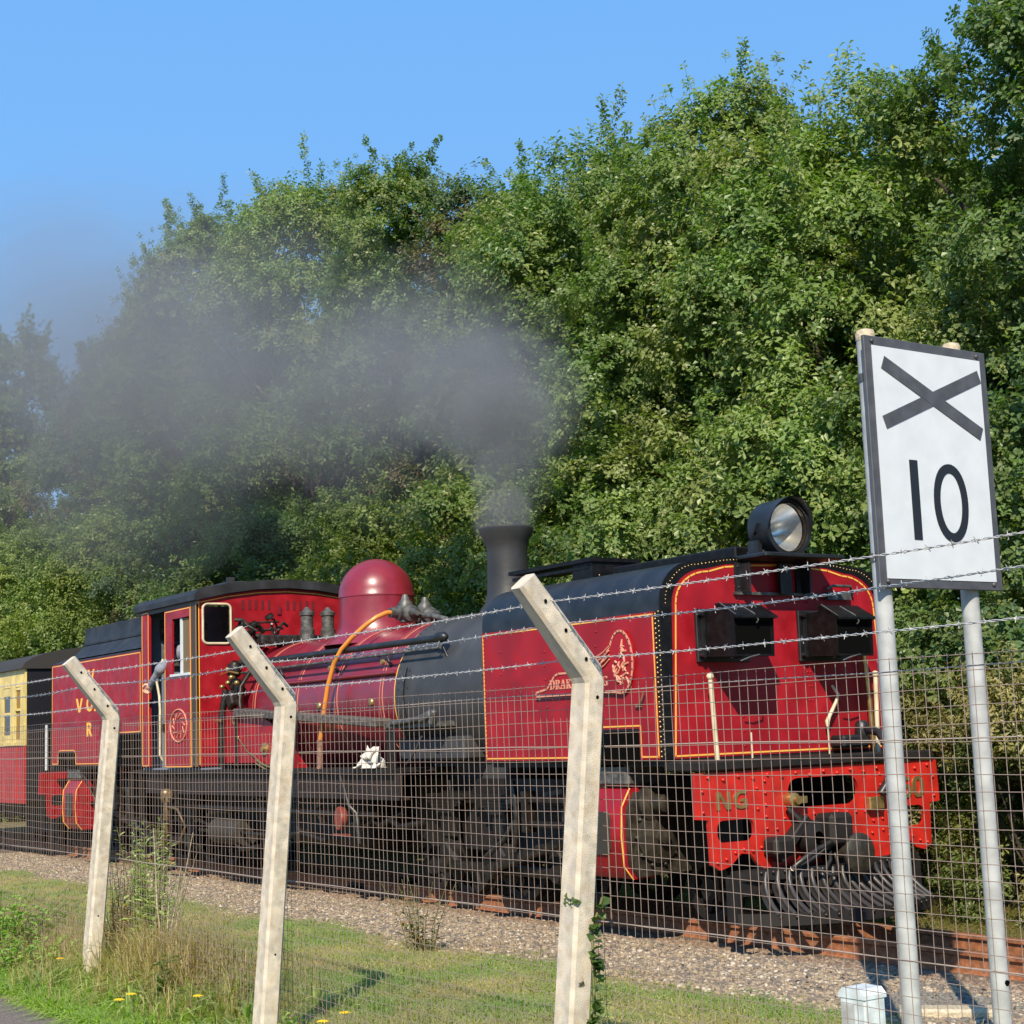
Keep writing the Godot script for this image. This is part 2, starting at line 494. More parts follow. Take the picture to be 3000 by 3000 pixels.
func build_front_tank(L: Node3D):
	var hw := 1.19
	# shell
	var poly := PackedVector2Array()
	for p in tank_arc(hw): poly.append(Vector2(-p.x, p.y))
	poly.append(Vector2(hw, 1.13)); poly.append(Vector2(-hw, 1.13))
	var b := MB.new()
	b.prism(poly, xf_x(-2.42), 2.42 - 0.012)
	part(L, "tank_shell", b, M.black)
	# side plates with the cut-out for the valve gear
	for s in [1.0, -1.0]:
		b = MB.new()
		var sp := pts([-2.42, 1.13, -1.08, 1.13, -1.08, 1.36, -0.315, 1.36, -0.315, 1.13, -0.075, 1.13, -0.075, 2.215, -2.42, 2.215])
		b.prism(sp, xf_z(hw if s > 0 else -hw - 0.008), 0.008)
		var side := part(L, "tank_side", b, M.red)
		b = MB.new()
		for lap in [-1.49, -0.80]:
			for k in 9: b.dome(Vector3(lap + 0.01 * sin(k * 5.0), 1.22 + k * 0.112, s * (hw + 0.008)), Vector3(0, 0, s), 0.011)
		for k in 5: b.dome(Vector3(-2.14, 1.28 + k * 0.19, s * (hw + 0.008)), Vector3(0, 0, s), 0.011)
		for k in 30: b.dome(Vector3(-2.395, 1.16 + k * 0.035, s * (hw + 0.008)), Vector3(0, 0, s), 0.007)
		part(side, "rivets", b, M.red, "stuff")
		b = MB.new()
		line_on(b, [Vector3(-2.4, 1.15, s * (hw + 0.008)), Vector3(-1.1, 1.15, s * (hw + 0.008)), Vector3(-1.1, 1.38, s * (hw + 0.008)), Vector3(-0.295, 1.38, s * (hw + 0.008)), Vector3(-0.295, 1.15, s * (hw + 0.008)), Vector3(-0.095, 1.15, s * (hw + 0.008)), Vector3(-0.095, 2.195, s * (hw + 0.008)), Vector3(-2.4, 2.195, s * (hw + 0.008))], Vector3(0, 0, s), 0.011, 0.003, true)
		part(side, "lining", b, M.gold)
		b = MB.new()
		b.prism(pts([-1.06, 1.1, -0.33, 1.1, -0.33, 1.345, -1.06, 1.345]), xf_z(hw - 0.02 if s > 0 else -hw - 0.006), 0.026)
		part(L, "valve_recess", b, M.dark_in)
	# riveted corner angle round the front
	b = MB.new()
	var arc := tank_arc(hw + 0.012)
	var inn := tank_arc(hw - 0.05, 0.052)
	var fr := PackedVector2Array([Vector2(-hw - 0.012, 1.13)])
	for p in arc: fr.append(Vector2(-p.x, p.y))
	fr.append(Vector2(hw + 0.012, 1.13)); fr.append(Vector2(hw - 0.05, 1.13))
	for i in range(inn.size() - 1, -1, -1): fr.append(Vector2(-inn[i].x, inn[i].y))
	fr.append(Vector2(-hw + 0.05, 1.13))
	b.prism(fr, xf_x(-0.012), 0.014)
	for s in [1.0, -1.0]:
		b.box(Vector3(-0.037, 1.67, s * (hw + 0.006)), Vector3(0.076, 1.08, 0.014))
	var strip := PackedVector2Array()
	part(L, "corner_angle", b, M.lamp_black)
	b = MB.new()
	for s in [1.0, -1.0]:
		for k in 30:
			b.dome(Vector3(-0.058, 1.15 + k * 0.036, s * (hw + 0.013)), Vector3(0, 0, s), 0.011)
			b.dome(Vector3(-0.02, 1.165 + k * 0.036, s * (hw + 0.013)), Vector3(0, 0, s), 0.009)
	var mid := tank_arc(hw - 0.02, 0.022)
	for i in mid.size() - 1:
		var p: Vector2 = mid[i]; var q: Vector2 = mid[i + 1]
		var n := maxi(1, roundi((q - p).length() / 0.036))
		for k in n:
			var c := p.lerp(q, float(k) / n)
			b.dome(Vector3(0.002, c.y, c.x), Vector3(1, 0, 0), 0.008)
	for k in 8:
		for z in [1.16, -1.16]: b.dome(Vector3(-0.5 - k * 0.24, 2.32, z), Vector3(0, 0.3, z).normalized(), 0.009)
		b.dome(Vector3(-1.25, 2.3 + k * 0.045, 1.18 - k * k * 0.008), Vector3(0, 0.6, 0.8), 0.009)
	part(L, "corner_rivets", b, M.brass, "stuff")
	# front plate
	b = MB.new()
	var fp := PackedVector2Array()
	for p in tank_arc(hw - 0.052, 0.054): fp.append(Vector2(-p.x, p.y))
	fp.append(Vector2(hw - 0.052, 1.13)); fp.append(Vector2(-hw + 0.052, 1.13))
	b.prism(fp, xf_x(-0.012), 0.012)
	var front := part(L, "tank_front", b, M.red)
	b = MB.new()
	var ln := []
	for p in tank_arc(hw - 0.07, 0.072): ln.append(Vector3(0.0, p.y, p.x))
	ln.append(Vector3(0, 1.15, -hw + 0.07)); ln.append(Vector3(0, 1.15, hw - 0.07))
	line_on(b, ln, Vector3(1, 0, 0), 0.012, 0.003, true)
	part(front, "lining", b, M.gold)
	b = MB.new()
	for z in [0.44, -0.27, -0.3]:
		for k in 13:
			if z > 0 or k < 11: b.dome(Vector3(0, 1.2 + k * 0.11, z + 0.01 * sin(k * 3.0)), Vector3(1, 0, 0), 0.01)
	part(front, "rivets", b, M.red, "stuff")
	# lamp bracket on the front
	b = MB.new()
	for z in [0.40, -0.24]:
		b.box(Vector3(0.06, 2.47, z), Vector3(0.12, 0.22, 0.02))
		b.box(Vector3(0.012, 2.47, z + 0.03), Vector3(0.02, 0.24, 0.05))
		for k in 3: b.dome(Vector3(0.022, 2.4 + k * 0.08, z + 0.03), Vector3(1, 0, 0), 0.012)
	b.box(Vector3(0.08, 2.625, 0.0), Vector3(0.5, 0.035, 0.84), Basis(), 0.008)
	b.box(Vector3(0.06, 2.47, -0.02), Vector3(0.03, 0.24, 0.12))
	part(L, "lamp_bracket", b, M.black)
	b = MB.new()
	b.box(Vector3(0.02, 2.355, 0.0), Vector3(0.03, 0.022, 0.95))
	b.box(Vector3(0.02, 2.35, -0.62), Vector3(0.06, 0.06, 0.26))
	b.tube([Vector3(0.03, 2.4, -0.5), Vector3(0.05, 2.43, -0.55), Vector3(0.05, 2.43, -0.75), Vector3(0.02, 2.36, -0.8)], 0.012)
	part(L, "conduit", b, M.grey_metal)
	# filler box and rails on the tank top
	b = MB.new()
	b.box(Vector3(-1.1, 2.72, -0.1), Vector3(1.6, 0.09, 0.5), Basis(), 0.012)
	b.box(Vector3(-2.68, 2.85, 0.0), Vector3(1.3, 0.035, 0.56))
	b.box(Vector3(-2.2, 2.75, 0.0), Vector3(0.3, 0.18, 0.5))
	b.box(Vector3(-2.7, 2.79, 0.24), Vector3(1.2, 0.03, 0.03))
	part(L, "filler_hatch", b, M.lamp_black)
	# nameplate on the side
	var z0 := hw + 0.008
	var pl := thing_part(L, "nameplate")
	b = MB.new()
	var oc := Vector2(-0.47, 1.865)
	var np := PackedVector2Array()
	for v in [[-1.60, 1.675], [-1.44, 1.70], [-1.33, 1.80], [-1.28, 1.815], [-0.95, 1.815], [-0.72, 1.86], [-0.64, 1.94]]: np.append(Vector2(v[0], v[1]))
	for k in 17:
		var t := PI * 0.82 - PI * 1.32 * k / 16
		np.append(oc + Vector2(cos(t) * 0.145, sin(t) * 0.235))
	np.append(Vector2(-0.6, 1.645)); np.append(Vector2(-1.60, 1.645))
	b.prism(np, xf_z(z0), 0.022)
	pl.mesh = b.mesh(M.red)
	b = MB.new()
	var edge := []
	for p in np: edge.append(Vector3(p.x, p.y, z0 + 0.022))
	line_on(b, edge, Vector3(0, 0, 1), 0.016, 0.006, true)
	for k in 4:   # the swoosh lines
		var sw := []
		for j in 7:
			var u := j / 6.0
			sw.append(Vector3(lerpf(-1.0 + k * 0.02, -0.60, u), 1.90 - k * 0.033 + pow(u, 3.0) * 0.09, z0 + 0.03 if u < 0.5 else z0 + 0.03))
		b.tube(sw, 0.006, 5)
	part(pl, "raised_edge", b, M.pale_red)
	b = MB.new()
	for k in 26:   # foliage scroll cast in the oval
		var c := Vector3(oc.x + rng.randf_range(-0.07, 0.08), oc.y + rng.randf_range(-0.15, 0.13), z0 + 0.022)
		var d := Vector3(rng.randf_range(-0.03, 0.04), rng.randf_range(-0.05, 0.05), 0)
		b.tube([c - d, c + Vector3(d.y, -d.x, 0) * 0.4 + Vector3(0, 0, 0.008), c + d], [0.008, 0.011, 0.004], 5)
	part(pl, "cast_relief", b, M.pale_red, "stuff")
	letters(pl, "lettering", "DRAKENSBERG", 0.075, Vector3(-1.02, 1.728, z0 + 0.022), 0.0, M.pale_red, 0.01, 0.95, true)
	b = MB.new()
	b.tube([Vector3(-0.3, 1.53, z0 + 0.012), Vector3(-0.24, 1.55, z0 + 0.03), Vector3(-0.2, 1.63, z0 + 0.03)], 0.008, 6)
	b.box(Vector3(-0.29, 1.53, z0 + 0.01), Vector3(0.07, 0.025, 0.02))
	part(L, "latch", b, M.pink_pipe)

func thing_part(parent: Node3D, called: String) -> MeshInstance3D:
	var o := MeshInstance3D.new()
	o.name = called
	parent.add_child(o, true)
	return o

func build_front_lamps(L: Node3D):
	for zc in [0.62, -0.43]:
		var b := MB.new()
		var pr := pts([0.05, 1.87, 0.36, 1.855, 0.37, 2.13, 0.395, 2.135, 0.395, 2.15, 0.22, 2.255, 0.19, 2.255, 0.19, 2.205, 0.05, 2.205])
		for zz in [zc - 0.2, zc + 0.19]: b.prism(pr, xf_z(zz), 0.01)
		b.prism(pts([0.05, 1.87, 0.355, 1.862, 0.355, 2.155, 0.24, 2.215, 0.05, 2.2]), xf_z(zc - 0.19), 0.38)
		b.prism(pts([0.24, 1.862, 0.365, 1.857, 0.365, 1.872, 0.24, 1.877]), xf_z(zc - 0.19), 0.38)
		b.prism(pts([0.18, 2.255, 0.22, 2.257, 0.41, 2.150, 0.41, 2.135, 0.22, 2.24, 0.18, 2.24]), xf_z(zc - 0.205), 0.41)
		var box := part(L, "headlamp_box", b, M.lamp_black)
		b = MB.new()
		b.box(Vector3(0.015, 2.03, zc), Vector3(0.03, 0.4, 0.52), Basis(), 0.006)
		b.box(Vector3(0.05, 2.035, zc + 0.215), Vector3(0.02, 0.36, 0.025))
		for y in [1.88, 2.19]:
			b.tube([Vector3(0.02, y, zc + 0.235), Vector3(0.075, y, zc + 0.235)], 0.018, 6)
		part(box, "flange", b, M.black)
		b = MB.new()
		b.box(Vector3(0.357, 2.0, zc), Vector3(0.008, 0.25, 0.34))
		part(box, "lamp_door", b, M.dark_in)
		b = MB.new()
		b.tube([Vector3(0.215, 2.262, zc + 0.19), Vector3(0.39, 2.158, zc + 0.19)], 0.006, 5)
		b.tube([Vector3(0.25, 2.245, zc + 0.02), Vector3(0.38, 2.168, zc), Vector3(0.41, 2.12, zc - 0.01), Vector3(0.39, 2.10, zc - 0.01)], 0.007, 5)
		b.tube([Vector3(0.38, 1.82, zc + 0.16), Vector3(0.41, 1.845, zc + 0.1), Vector3(0.41, 1.865, zc), Vector3(0.38, 1.86, zc - 0.03)], 0.006, 5)
		for z in [0.17, -0.02]: b.dome(Vector3(0.3, 1.85, zc + z), Vector3(0.4, -0.9, 0), 0.013)
		part(box, "handle", b, M.grey_metal)
	# round headlight on top
	var c := Vector3(0.0, 2.865, 0.0)
	var b := MB.new()
	b.lathe([Vector2(0.001, -0.115), Vector2(0.17, -0.11), Vector2(0.212, -0.085), Vector2(0.225, -0.05), Vector2(0.225, 0.14), Vector2(0.235, 0.145), Vector2(0.235, 0.165), Vector2(0.205, 0.167), Vector2(0.2, 0.14)], xf_ax(c), 40)
	var hl := part(L, "headlight", b, M.black)
	b = MB.new()   # visor: the upper part of a thin drum
	for k in 22:
		var a0 := deg_to_rad(-15.0 + 210.0 * k / 22); var a1 := deg_to_rad(-15.0 + 210.0 * (k + 1) / 22)
		var l0 := 0.09 * sin(clampf((a0 + 0.26) / 3.66, 0, 1) * PI); var l1 := 0.09 * sin(clampf((a1 + 0.26) / 3.66, 0, 1) * PI)
		for rr in [[0.236, 1.0], [0.229, -1.0]]:
			var p := c + Vector3(0.15, sin(a0) * rr[0], cos(a0) * rr[0]); var q := c + Vector3(0.15, sin(a1) * rr[0], cos(a1) * rr[0])
			var np: Vector3 = Vector3(0, sin(a0), cos(a0)) * rr[1]; var nq: Vector3 = Vector3(0, sin(a1), cos(a1)) * rr[1]
			b.tri(p, q, q + Vector3(l1 + 0.01, 0, 0), np, nq, nq); b.tri(p, q + Vector3(l1 + 0.01, 0, 0), p + Vector3(l0 + 0.01, 0, 0), np, nq, np)
	part(hl, "visor", b, M.black)
	b = MB.new()
	var bowl := []
	for k in 11: bowl.append(Vector2(maxf(0.001, 0.19 * k / 10.0), -0.09 + 0.2 * pow(k / 10.0, 2.0)))
	b.lathe(bowl, xf_ax(c), 40)
	part(hl, "reflector", b, M.mirror)
	b = MB.new()
	b.ball(c + Vector3(-0.01, 0, 0), Vector3(0.03, 0.022, 0.022), 10)
	part(hl, "bulb", b, M.cream)
	b = MB.new()
	b.lathe([Vector2(0.205, 0.125), Vector2(0.21, 0.15), Vector2(0.19, 0.158), Vector2(0.186, 0.13)], xf_ax(c), 40)
	part(hl, "rim", b, M.rod)
	b = MB.new()
	var gp := []
	for k in 7: gp.append(Vector2(0.001 + 0.19 * (1.0 - k / 6.0), 0.128 + 0.02 * (1 - pow(1.0 - k / 6.0, 2.0))))
	b.lathe(gp, xf_ax(c), 40)
	part(hl, "glass", b, M.glass)
	b = MB.new()
	b.box(Vector3(-0.06, 2.66, 0.0), Vector3(0.2, 0.08, 0.34), Basis(), 0.01)
	b.box(Vector3(-0.02, 2.7, 0.2), Vector3(0.12, 0.14, 0.04))
	b.tube([c + Vector3(0, -0.05, 0.226), c + Vector3(0.03, -0.02, 0.24), c + Vector3(0.05, 0.04, 0.235)], 0.01, 5)
	part(hl, "stand", b, M.black)

func build_headstock(L: Node3D, at: float, f: float, detail: bool):
	# f is +1 at the front, -1 at the rear; prism along +x
	var o := pts([-1.255, 1.03, -1.265, 0.71, -1.15, 0.70, -1.14, 0.39, -1.06, 0.345, -0.96, 0.37, -0.86, 0.45, -0.77, 0.44, -0.70, 0.36, -0.64, 0.325, -0.3, 0.31])
	var full := PackedVector2Array()
	for p in o: full.append(p)
	for i in range(o.size() - 1, -1, -1): full.append(Vector2(-o[i].x, o[i].y))
	var holes := [rounded(-1.075, 0.535, -0.72, 0.69, 0.06), rounded(-0.37, 0.74, 0.36, 0.955, 0.10), rounded(0.72, 0.535, 1.075, 0.69, 0.06)]
	var b := MB.new()
	b.plate(full, holes, [-0.9, 0.0, 0.9], xf_x(at), 0.03)
	var h := part(L, "headstock", b, M.bright_red if detail else M.red)
	b = MB.new()
	var x := at + (0.03 if f > 0 else 0.0)
	var n := Vector3(f, 0, 0)
	for k in 17: b.dome(Vector3(x, 0.995 - 0.02 * (k % 2), 1.14 - k * 0.1425), n, 0.017, 0.02)
	for z in [1.2, 0.68]:
		for y in [0.90, 0.755]:
			for s in [1.0, -1.0]: b.dome(Vector3(x, y, z * s), n, 0.014, 0.018)
	for s in [1.0, -1.0]:
		for k in 6: b.dome(Vector3(x, 0.40 + 0.02 * (k % 2) + (0.06 if k > 1 else 0.0), s * (1.09 - k * 0.085)), n, 0.014, 0.018)
		for k in 6: b.dome(Vector3(x, 0.95 - k * 0.085, s * 0.60), n, 0.014, 0.018)
		for k in 4: b.dome(Vector3(x, 0.69 - k * 0.006, s * (0.12 + k * 0.1)), n, 0.014, 0.018)
		for k in 3: b.dome(Vector3(x, 0.6 - 0.09 * k, s * (0.5 - 0.02 * k)), n, 0.014, 0.018)
	part(h, "rivets", b, M.bright_red, "stuff")
	if not detail:
		return
	letters(h, "lettering", "NG", 0.125, Vector3(x, 0.825, 0.93), PI / 2, M.brass, 0.02, 1.25)
	letters(h, "lettering", "60", 0.16, Vector3(x, 0.825, -0.95), PI / 2, M.brass, 0.02, 1.2)
	# running plate edge above
	b = MB.new()
	b.box(Vector3(0.17, 1.075, 0), Vector3(0.44, 0.07, 2.4), Basis(), 0.01)
	part(L, "front_step_plate", b, M.frame)
	# coupling: hanging hook, buffer disc, screw links
	b = MB.new()
	b.lathe([Vector2(0.001, 0.34), Vector2(0.12, 0.335), Vector2(0.15, 0.31), Vector2(0.15, 0.29), Vector2(0.06, 0.26), Vector2(0.06, 0.0), Vector2(0.1, 0.0)], xf_ax(Vector3(x, 0.40, -0.02)), 28)
	part(L, "buffer", b, M.cover)
	b = MB.new()
	b.box(Vector3(x + 0.1, 0.57, 0.02), Vector3(0.2, 0.24, 0.24), Basis(), 0.03)
	b.lathe([Vector2(0.07, 0.0), Vector2(0.13, 0.02), Vector2(0.13, 0.12), Vector2(0.05, 0.14)], xf_ax(Vector3(x, 0.52, 0.22)), 18)
	b.box(Vector3(x + 0.06, 0.53, 0.42), Vector3(0.1, 0.07, 0.42), Basis(Vector3(1, 0, 0), 0.75), 0.01)
	b.box(Vector3(x + 0.07, 0.48, 0.56), Vector3(0.16, 0.14, 0.2), Basis(), 0.03)
	b.tube([Vector3(x + 0.02, 0.74, 0.4), Vector3(x + 0.08, 0.66, 0.35), Vector3(x + 0.1, 0.52, 0.3)], 0.025, 6)
	part(L, "coupler", b, M.frame)
	b = MB.new()
	var loop := []
	for k in 15:
		var a := TAU * k / 14
		loop.append(Vector3(x + 0.16 + 0.05 * sin(a), 0.40 + 0.045 * sin(a) - 0.09 * cos(a) * 0.8, 0.32 + 0.2 * cos(a)))
	b.tube(loop, 0.02, 7)
	b.tube([Vector3(x + 0.2, 0.32, 0.32), Vector3(x + 0.26, 0.27, 0.26), Vector3(x + 0.26, 0.26, 0.18), Vector3(x + 0.2, 0.3, 0.1), Vector3(x + 0.15, 0.4, 0.08)], 0.014, 7)
	b.tube([Vector3(x + 0.12, 0.45, 0.1), Vector3(x + 0.2, 0.36, 0.18), Vector3(x + 0.22, 0.3, 0.26)], 0.016, 6)
	part(L, "coupling_chain", b, M.steel)
	b = MB.new()
	b.lathe([Vector2(0.05, -0.03), Vector2(0.06, 0.0), Vector2(0.055, 0.06), Vector2(0.03, 0.07), Vector2(0.03, 0.1), Vector2(0.001, 0.1)], xf_ax(Vector3(x, 0.80, 0.36)), 16)
	b.box(Vector3(x + 0.06, 0.80, 0.30), Vector3(0.03, 0.05, 0.1))
	b.box(Vector3(x + 0.03, 0.73, -0.5), Vector3(0.06, 0.1, 0.16), Basis(), 0.01)
	part(L, "brass_cock", b, M.brass)
	b = MB.new()
	b.tube([Vector3(0.1, 1.3, -0.72), Vector3(0.28, 1.26, -0.72), Vector3(0.42, 1.1, -0.68), Vector3(0.46, 0.9, -0.6), Vector3(0.44, 0.8, -0.52)], 0.035, 8)
	b.lathe([Vector2(0.05, 0.0), Vector2(0.06, 0.05), Vector2(0.05, 0.12), Vector2(0.03, 0.14)], Transform3D(Basis(), Vector3(0.1, 1.22, -0.72)), 12)
	b.box(Vector3(0.08, 1.2, -0.6), Vector3(0.16, 0.1, 0.3), Basis(), 0.02)
	part(L, "brake_hose", b, M.black)
	# handrails on the plate
	b = MB.new()
	b.tube([Vector3(0.14, 1.04, 0.84), Vector3(0.14, 1.7, 0.87)], 0.019, 8)
	b.ball(Vector3(0.14, 1.72, 0.871), Vector3(0.03, 0.03, 0.03), 8)
	b.tube([Vector3(0.14, 1.04, -0.84), Vector3(0.14, 1.7, -0.87)], 0.019, 8)
	b.ball(Vector3(0.14, 1.72, -0.871), Vector3(0.03, 0.03, 0.03), 8)
	part(L, "lamp_iron", b, M.cream)
	b = MB.new()
	b.tube([Vector3(0.03, 1.64, -0.49), Vector3(0.07, 1.57, -0.51), Vector3(0.07, 1.52, -0.49), Vector3(0.06, 1.4, -0.41), Vector3(0.06, 1.36, -0.385), Vector3(0.06, 1.32, -0.385)], [0.01, 0.014, 0.014, 0.016, 0.02, 0.012], 8)
	b.tube([Vector3(0.06, 1.32, -0.385), Vector3(0.06, 1.06, -0.385)], 0.006, 5)
	b.tube([Vector3(0.1, 1.3, 0.46), Vector3(0.1, 1.06, 0.46)], 0.008, 5)
	part(L, "lever", b, M.cream)
	b = MB.new()
	b.tube([Vector3(0.06, 1.98, -0.83), Vector3(0.07, 1.5, -0.86), Vector3(0.07, 1.1, -0.87)], 0.022, 8)
	part(L, "brass_pipe", b, M.brass)

func build_cowcatcher(L: Node3D):
	# curved plough: top plate, nine ribs a side, bottom shoe
	var bot := []; var top := []
	for k in 21:
		var u := -1.0 + k / 10.0
		var z := -u * 0.98
		bot.append(Vector3(0.42 + 0.45 * pow(cos(u * PI / 2), 0.62), 0.0, z))
		top.append(Vector3(0.38 + 0.16 * cos(u * PI / 2), 0.29, z * 0.96))
	var b := MB.new()
	for i in 20:
		for e in [[bot, 0.085], [top, 0.07]]:
			var p: Vector3 = e[0][i]; var q: Vector3 = e[0][i + 1]
			var n := Vector3(-(q.z - p.z), 0, q.x - p.x).normalized()
			if n.x < 0: n = -n
			var h := Vector3(0, e[1] / 2, 0)
			b.quad(p - h, q - h, q + h, p + h, n); b.quad(p - h - n * 0.02, q - h - n * 0.02, q + h - n * 0.02, p + h - n * 0.02, -n)
			b.quad(p + h, q + h, q + h - n * 0.02, p + h - n * 0.02, Vector3.UP); b.quad(p - h, q - h, q - h - n * 0.02, p - h - n * 0.02, Vector3.DOWN)
	b.box(Vector3(0.36, 0.24, 0), Vector3(0.05, 0.18, 1.9))
	b.box(Vector3(0.34, 0.13, 0.93), Vector3(0.1, 0.34, 0.06)); b.box(Vector3(0.34, 0.13, -0.93), Vector3(0.1, 0.34, 0.06))
	var base := part(L, "cowcatcher", b, M.frame)
	for k in 17:
		var i := 2 + k
		var p: Vector3 = top[i]; var q: Vector3 = bot[i]
		# each rib rolls outwards as it comes down, like a ploughshare
		var tw: float = -signf(q.z) * 0.07 if absf(q.z) > 0.05 and absf(q.z) < 0.95 else 0.0
		var path := []; var rad := []
		for j in 6:
			var u := j / 5.0
			path.append(Vector3(lerpf(p.x, q.x, pow(u, 2.2)), lerpf(p.y + 0.02, q.y + 0.03, u), lerpf(p.z + tw * 0.8, q.z, u)))
			rad.append(0.019)
		b = MB.new()
		b.tube(path, rad, 6)
		for j in 5:
			b.box((path[j] + path[j + 1]) / 2.0 + Vector3(-0.03, 0, 0), Vector3(0.06, (path[j] as Vector3).distance_to(path[j + 1]) + 0.01, 0.014), Basis((path[j + 1] - path[j]).cross(Vector3(0, 0, 1)).normalized(), (path[j + 1] - path[j]).normalized(), Vector3(0, 0, 1)).orthonormalized())
		part(base, "rib", b, M.grey_black)
	b = MB.new()
	for k in 17: b.dome((bot[2 + k] as Vector3) + Vector3(0.012, 0.02, 0), Vector3(1, 0, 0), 0.014)
	for k in 17: b.dome((top[2 + k] as Vector3) + Vector3(0.012, 0.02, 0), Vector3(1, 0, 0), 0.014)
	part(base, "bolts", b, M.steel, "stuff")

func build_boiler(L: Node3D):
	var cy := 1.75
	var b := MB.new()
	b.lathe([Vector2(0.001, -8.5), Vector2(0.78, -8.5), Vector2(0.78, -4.62)], xf_ax(Vector3(0, cy, 0)), 56)
	var bo := part(L, "boiler", b, M.boiler_red)
	b = MB.new()
	for x in [-7.95, -6.85, -5.92, -4.95, -4.68]:
		b.lathe([Vector2(0.779, x - 0.022), Vector2(0.785, x - 0.02), Vector2(0.785, x + 0.02), Vector2(0.779, x + 0.022)], xf_ax(Vector3(0, cy, 0)), 56)
	part(bo, "boiler_bands", b, M.boiler_red)
	b = MB.new()
	for x in [-7.95, -6.85, -5.92, -4.95]:
		for dx in [-0.026, 0.026]: b.lathe([Vector2(0.779, x + dx - 0.005), Vector2(0.784, x + dx - 0.005), Vector2(0.784, x + dx + 0.005), Vector2(0.779, x + dx + 0.005)], xf_ax(Vector3(0, cy, 0)), 56)
	part(bo, "lining", b, M.lining_dull)
	b = MB.new()
	b.lathe([Vector2(0.78, -4.655), Vector2(0.80, -4.655), Vector2(0.80, -4.625), Vector2(0.78, -4.625)], xf_ax(Vector3(0, cy, 0)), 56)
	part(bo, "end_band", b, M.gold)
	b = MB.new()
	for x in [-5.15, -6.3]:
		b.lathe([Vector2(0.001, 0.03), Vector2(0.03, 0.03), Vector2(0.04, 0.02), Vector2(0.045, 0.0)], xf_az(Vector3(x, 1.72, 0.775)), 14)
		b.lathe([Vector2(0.001, 0.03), Vector2(0.025, 0.03), Vector2(0.035, 0.0)], xf_az(Vector3(x + 0.1, 2.12, 0.68)), 12)
	part(bo, "washout_plug", b, M.brass)
	# smokebox
	b = MB.new()
	b.lathe([Vector2(0.78, -4.62), Vector2(0.81, -4.62), Vector2(0.81, -2.98), Vector2(0.77, -2.95), Vector2(0.001, -2.9)], xf_ax(Vector3(0, cy, 0)), 56)
	b.box(Vector3(-3.8, 1.05, 0), Vector3(1.3, 0.3, 1.0), Basis(), 0.02)
	var sb := part(L, "smokebox", b, M.smokebox)
	b = MB.new()
	for x in [-4.56, -3.04]:
		for k in 40:
			var a := deg_to_rad(-60 + k * 5.0)
			b.dome(Vector3(x, cy + sin(a) * 0.81, cos(a) * 0.81), Vector3(0, sin(a), cos(a)), 0.01)
	for k in 9:
		var a := deg_to_rad(-30 + k * 12.0)
		b.dome(Vector3(-4.38, cy + sin(a) * 0.81, cos(a) * 0.81), Vector3(0, sin(a), cos(a)), 0.012)
	part(sb, "rivets", b, M.black, "stuff")
	b = MB.new()
	var pipe := []
	for k in 9:
		var a := deg_to_rad(20 - k * 5)
		pipe.append(Vector3(-4.42, cy + sin(a) * 0.835, cos(a) * 0.835))
	b.tube(pipe, 0.012, 6)
	part(sb, "drain_pipe", b, M.steel)
	# chimney
	b = MB.new()
	b.lathe([Vector2(0.36, 2.46), Vector2(0.29, 2.54), Vector2(0.235, 2.62), Vector2(0.21, 2.72), Vector2(0.205, 2.85), Vector2(0.197, 3.1), Vector2(0.205, 3.17), Vector2(0.225, 3.24), Vector2(0.262, 3.30), Vector2(0.272, 3.345), Vector2(0.262, 3.36), Vector2(0.23, 3.355), Vector2(0.19, 3.26), Vector2(0.17, 3.1), Vector2(0.17, 2.5)], Transform3D(Basis(), Vector3(-3.75, 0, 0)), 40)
	part(L, "chimney", b, M.chimney)
	# dome
	b = MB.new()
	var dp := [Vector2(0.6, 2.38), Vector2(0.5, 2.46), Vector2(0.44, 2.56), Vector2(0.425, 2.66), Vector2(0.42, 2.90), Vector2(0.427, 2.905), Vector2(0.427, 2.925)]
	for k in 11:
		var t := PI / 2 * k / 10
		dp.append(Vector2(maxf(0.001, 0.424 * cos(t)), 2.93 + 0.41 * sin(t)))
	b.lathe(dp, Transform3D(Basis(), Vector3(-6.38, 0, 0)), 48)
	part(L, "steam_dome", b, M.boiler_red)
	# clack valves beside the dome
	b = MB.new()
	for z in [0.18, -0.2]:
		b.lathe([Vector2(0.07, 0.0), Vector2(0.07, 0.06), Vector2(0.1, 0.07), Vector2(0.1, 0.12), Vector2(0.075, 0.13), Vector2(0.08, 0.2), Vector2(0.045, 0.24), Vector2(0.03, 0.29), Vector2(0.001, 0.3)], Transform3D(Basis(), Vector3(-5.55 + z * 0.6, 2.56, z)), 16)
		b.lathe([Vector2(0.08, 0.0), Vector2(0.08, 0.05), Vector2(0.055, 0.06), Vector2(0.055, 0.14), Vector2(0.001, 0.14)], xf_az(Vector3(-5.55 + z * 0.6, 2.66, z + 0.05)), 14)
		b.lathe([Vector2(0.075, 0.0), Vector2(0.09, 0.02), Vector2(0.09, 0.07), Vector2(0.05, 0.09), Vector2(0.04, 0.2), Vector2(0.001, 0.2)], xf_ax(Vector3(-5.5 + z * 0.6, 2.65, z)), 14)
	b.tube([Vector3(-5.3, 2.62, 0.1), Vector3(-5.1, 2.6, 0.05), Vector3(-4.9, 2.55, 0.0)], 0.03, 8)
	part(L, "clack_valve", b, M.grey_metal)
	# orange delivery pipe
	b = MB.new()
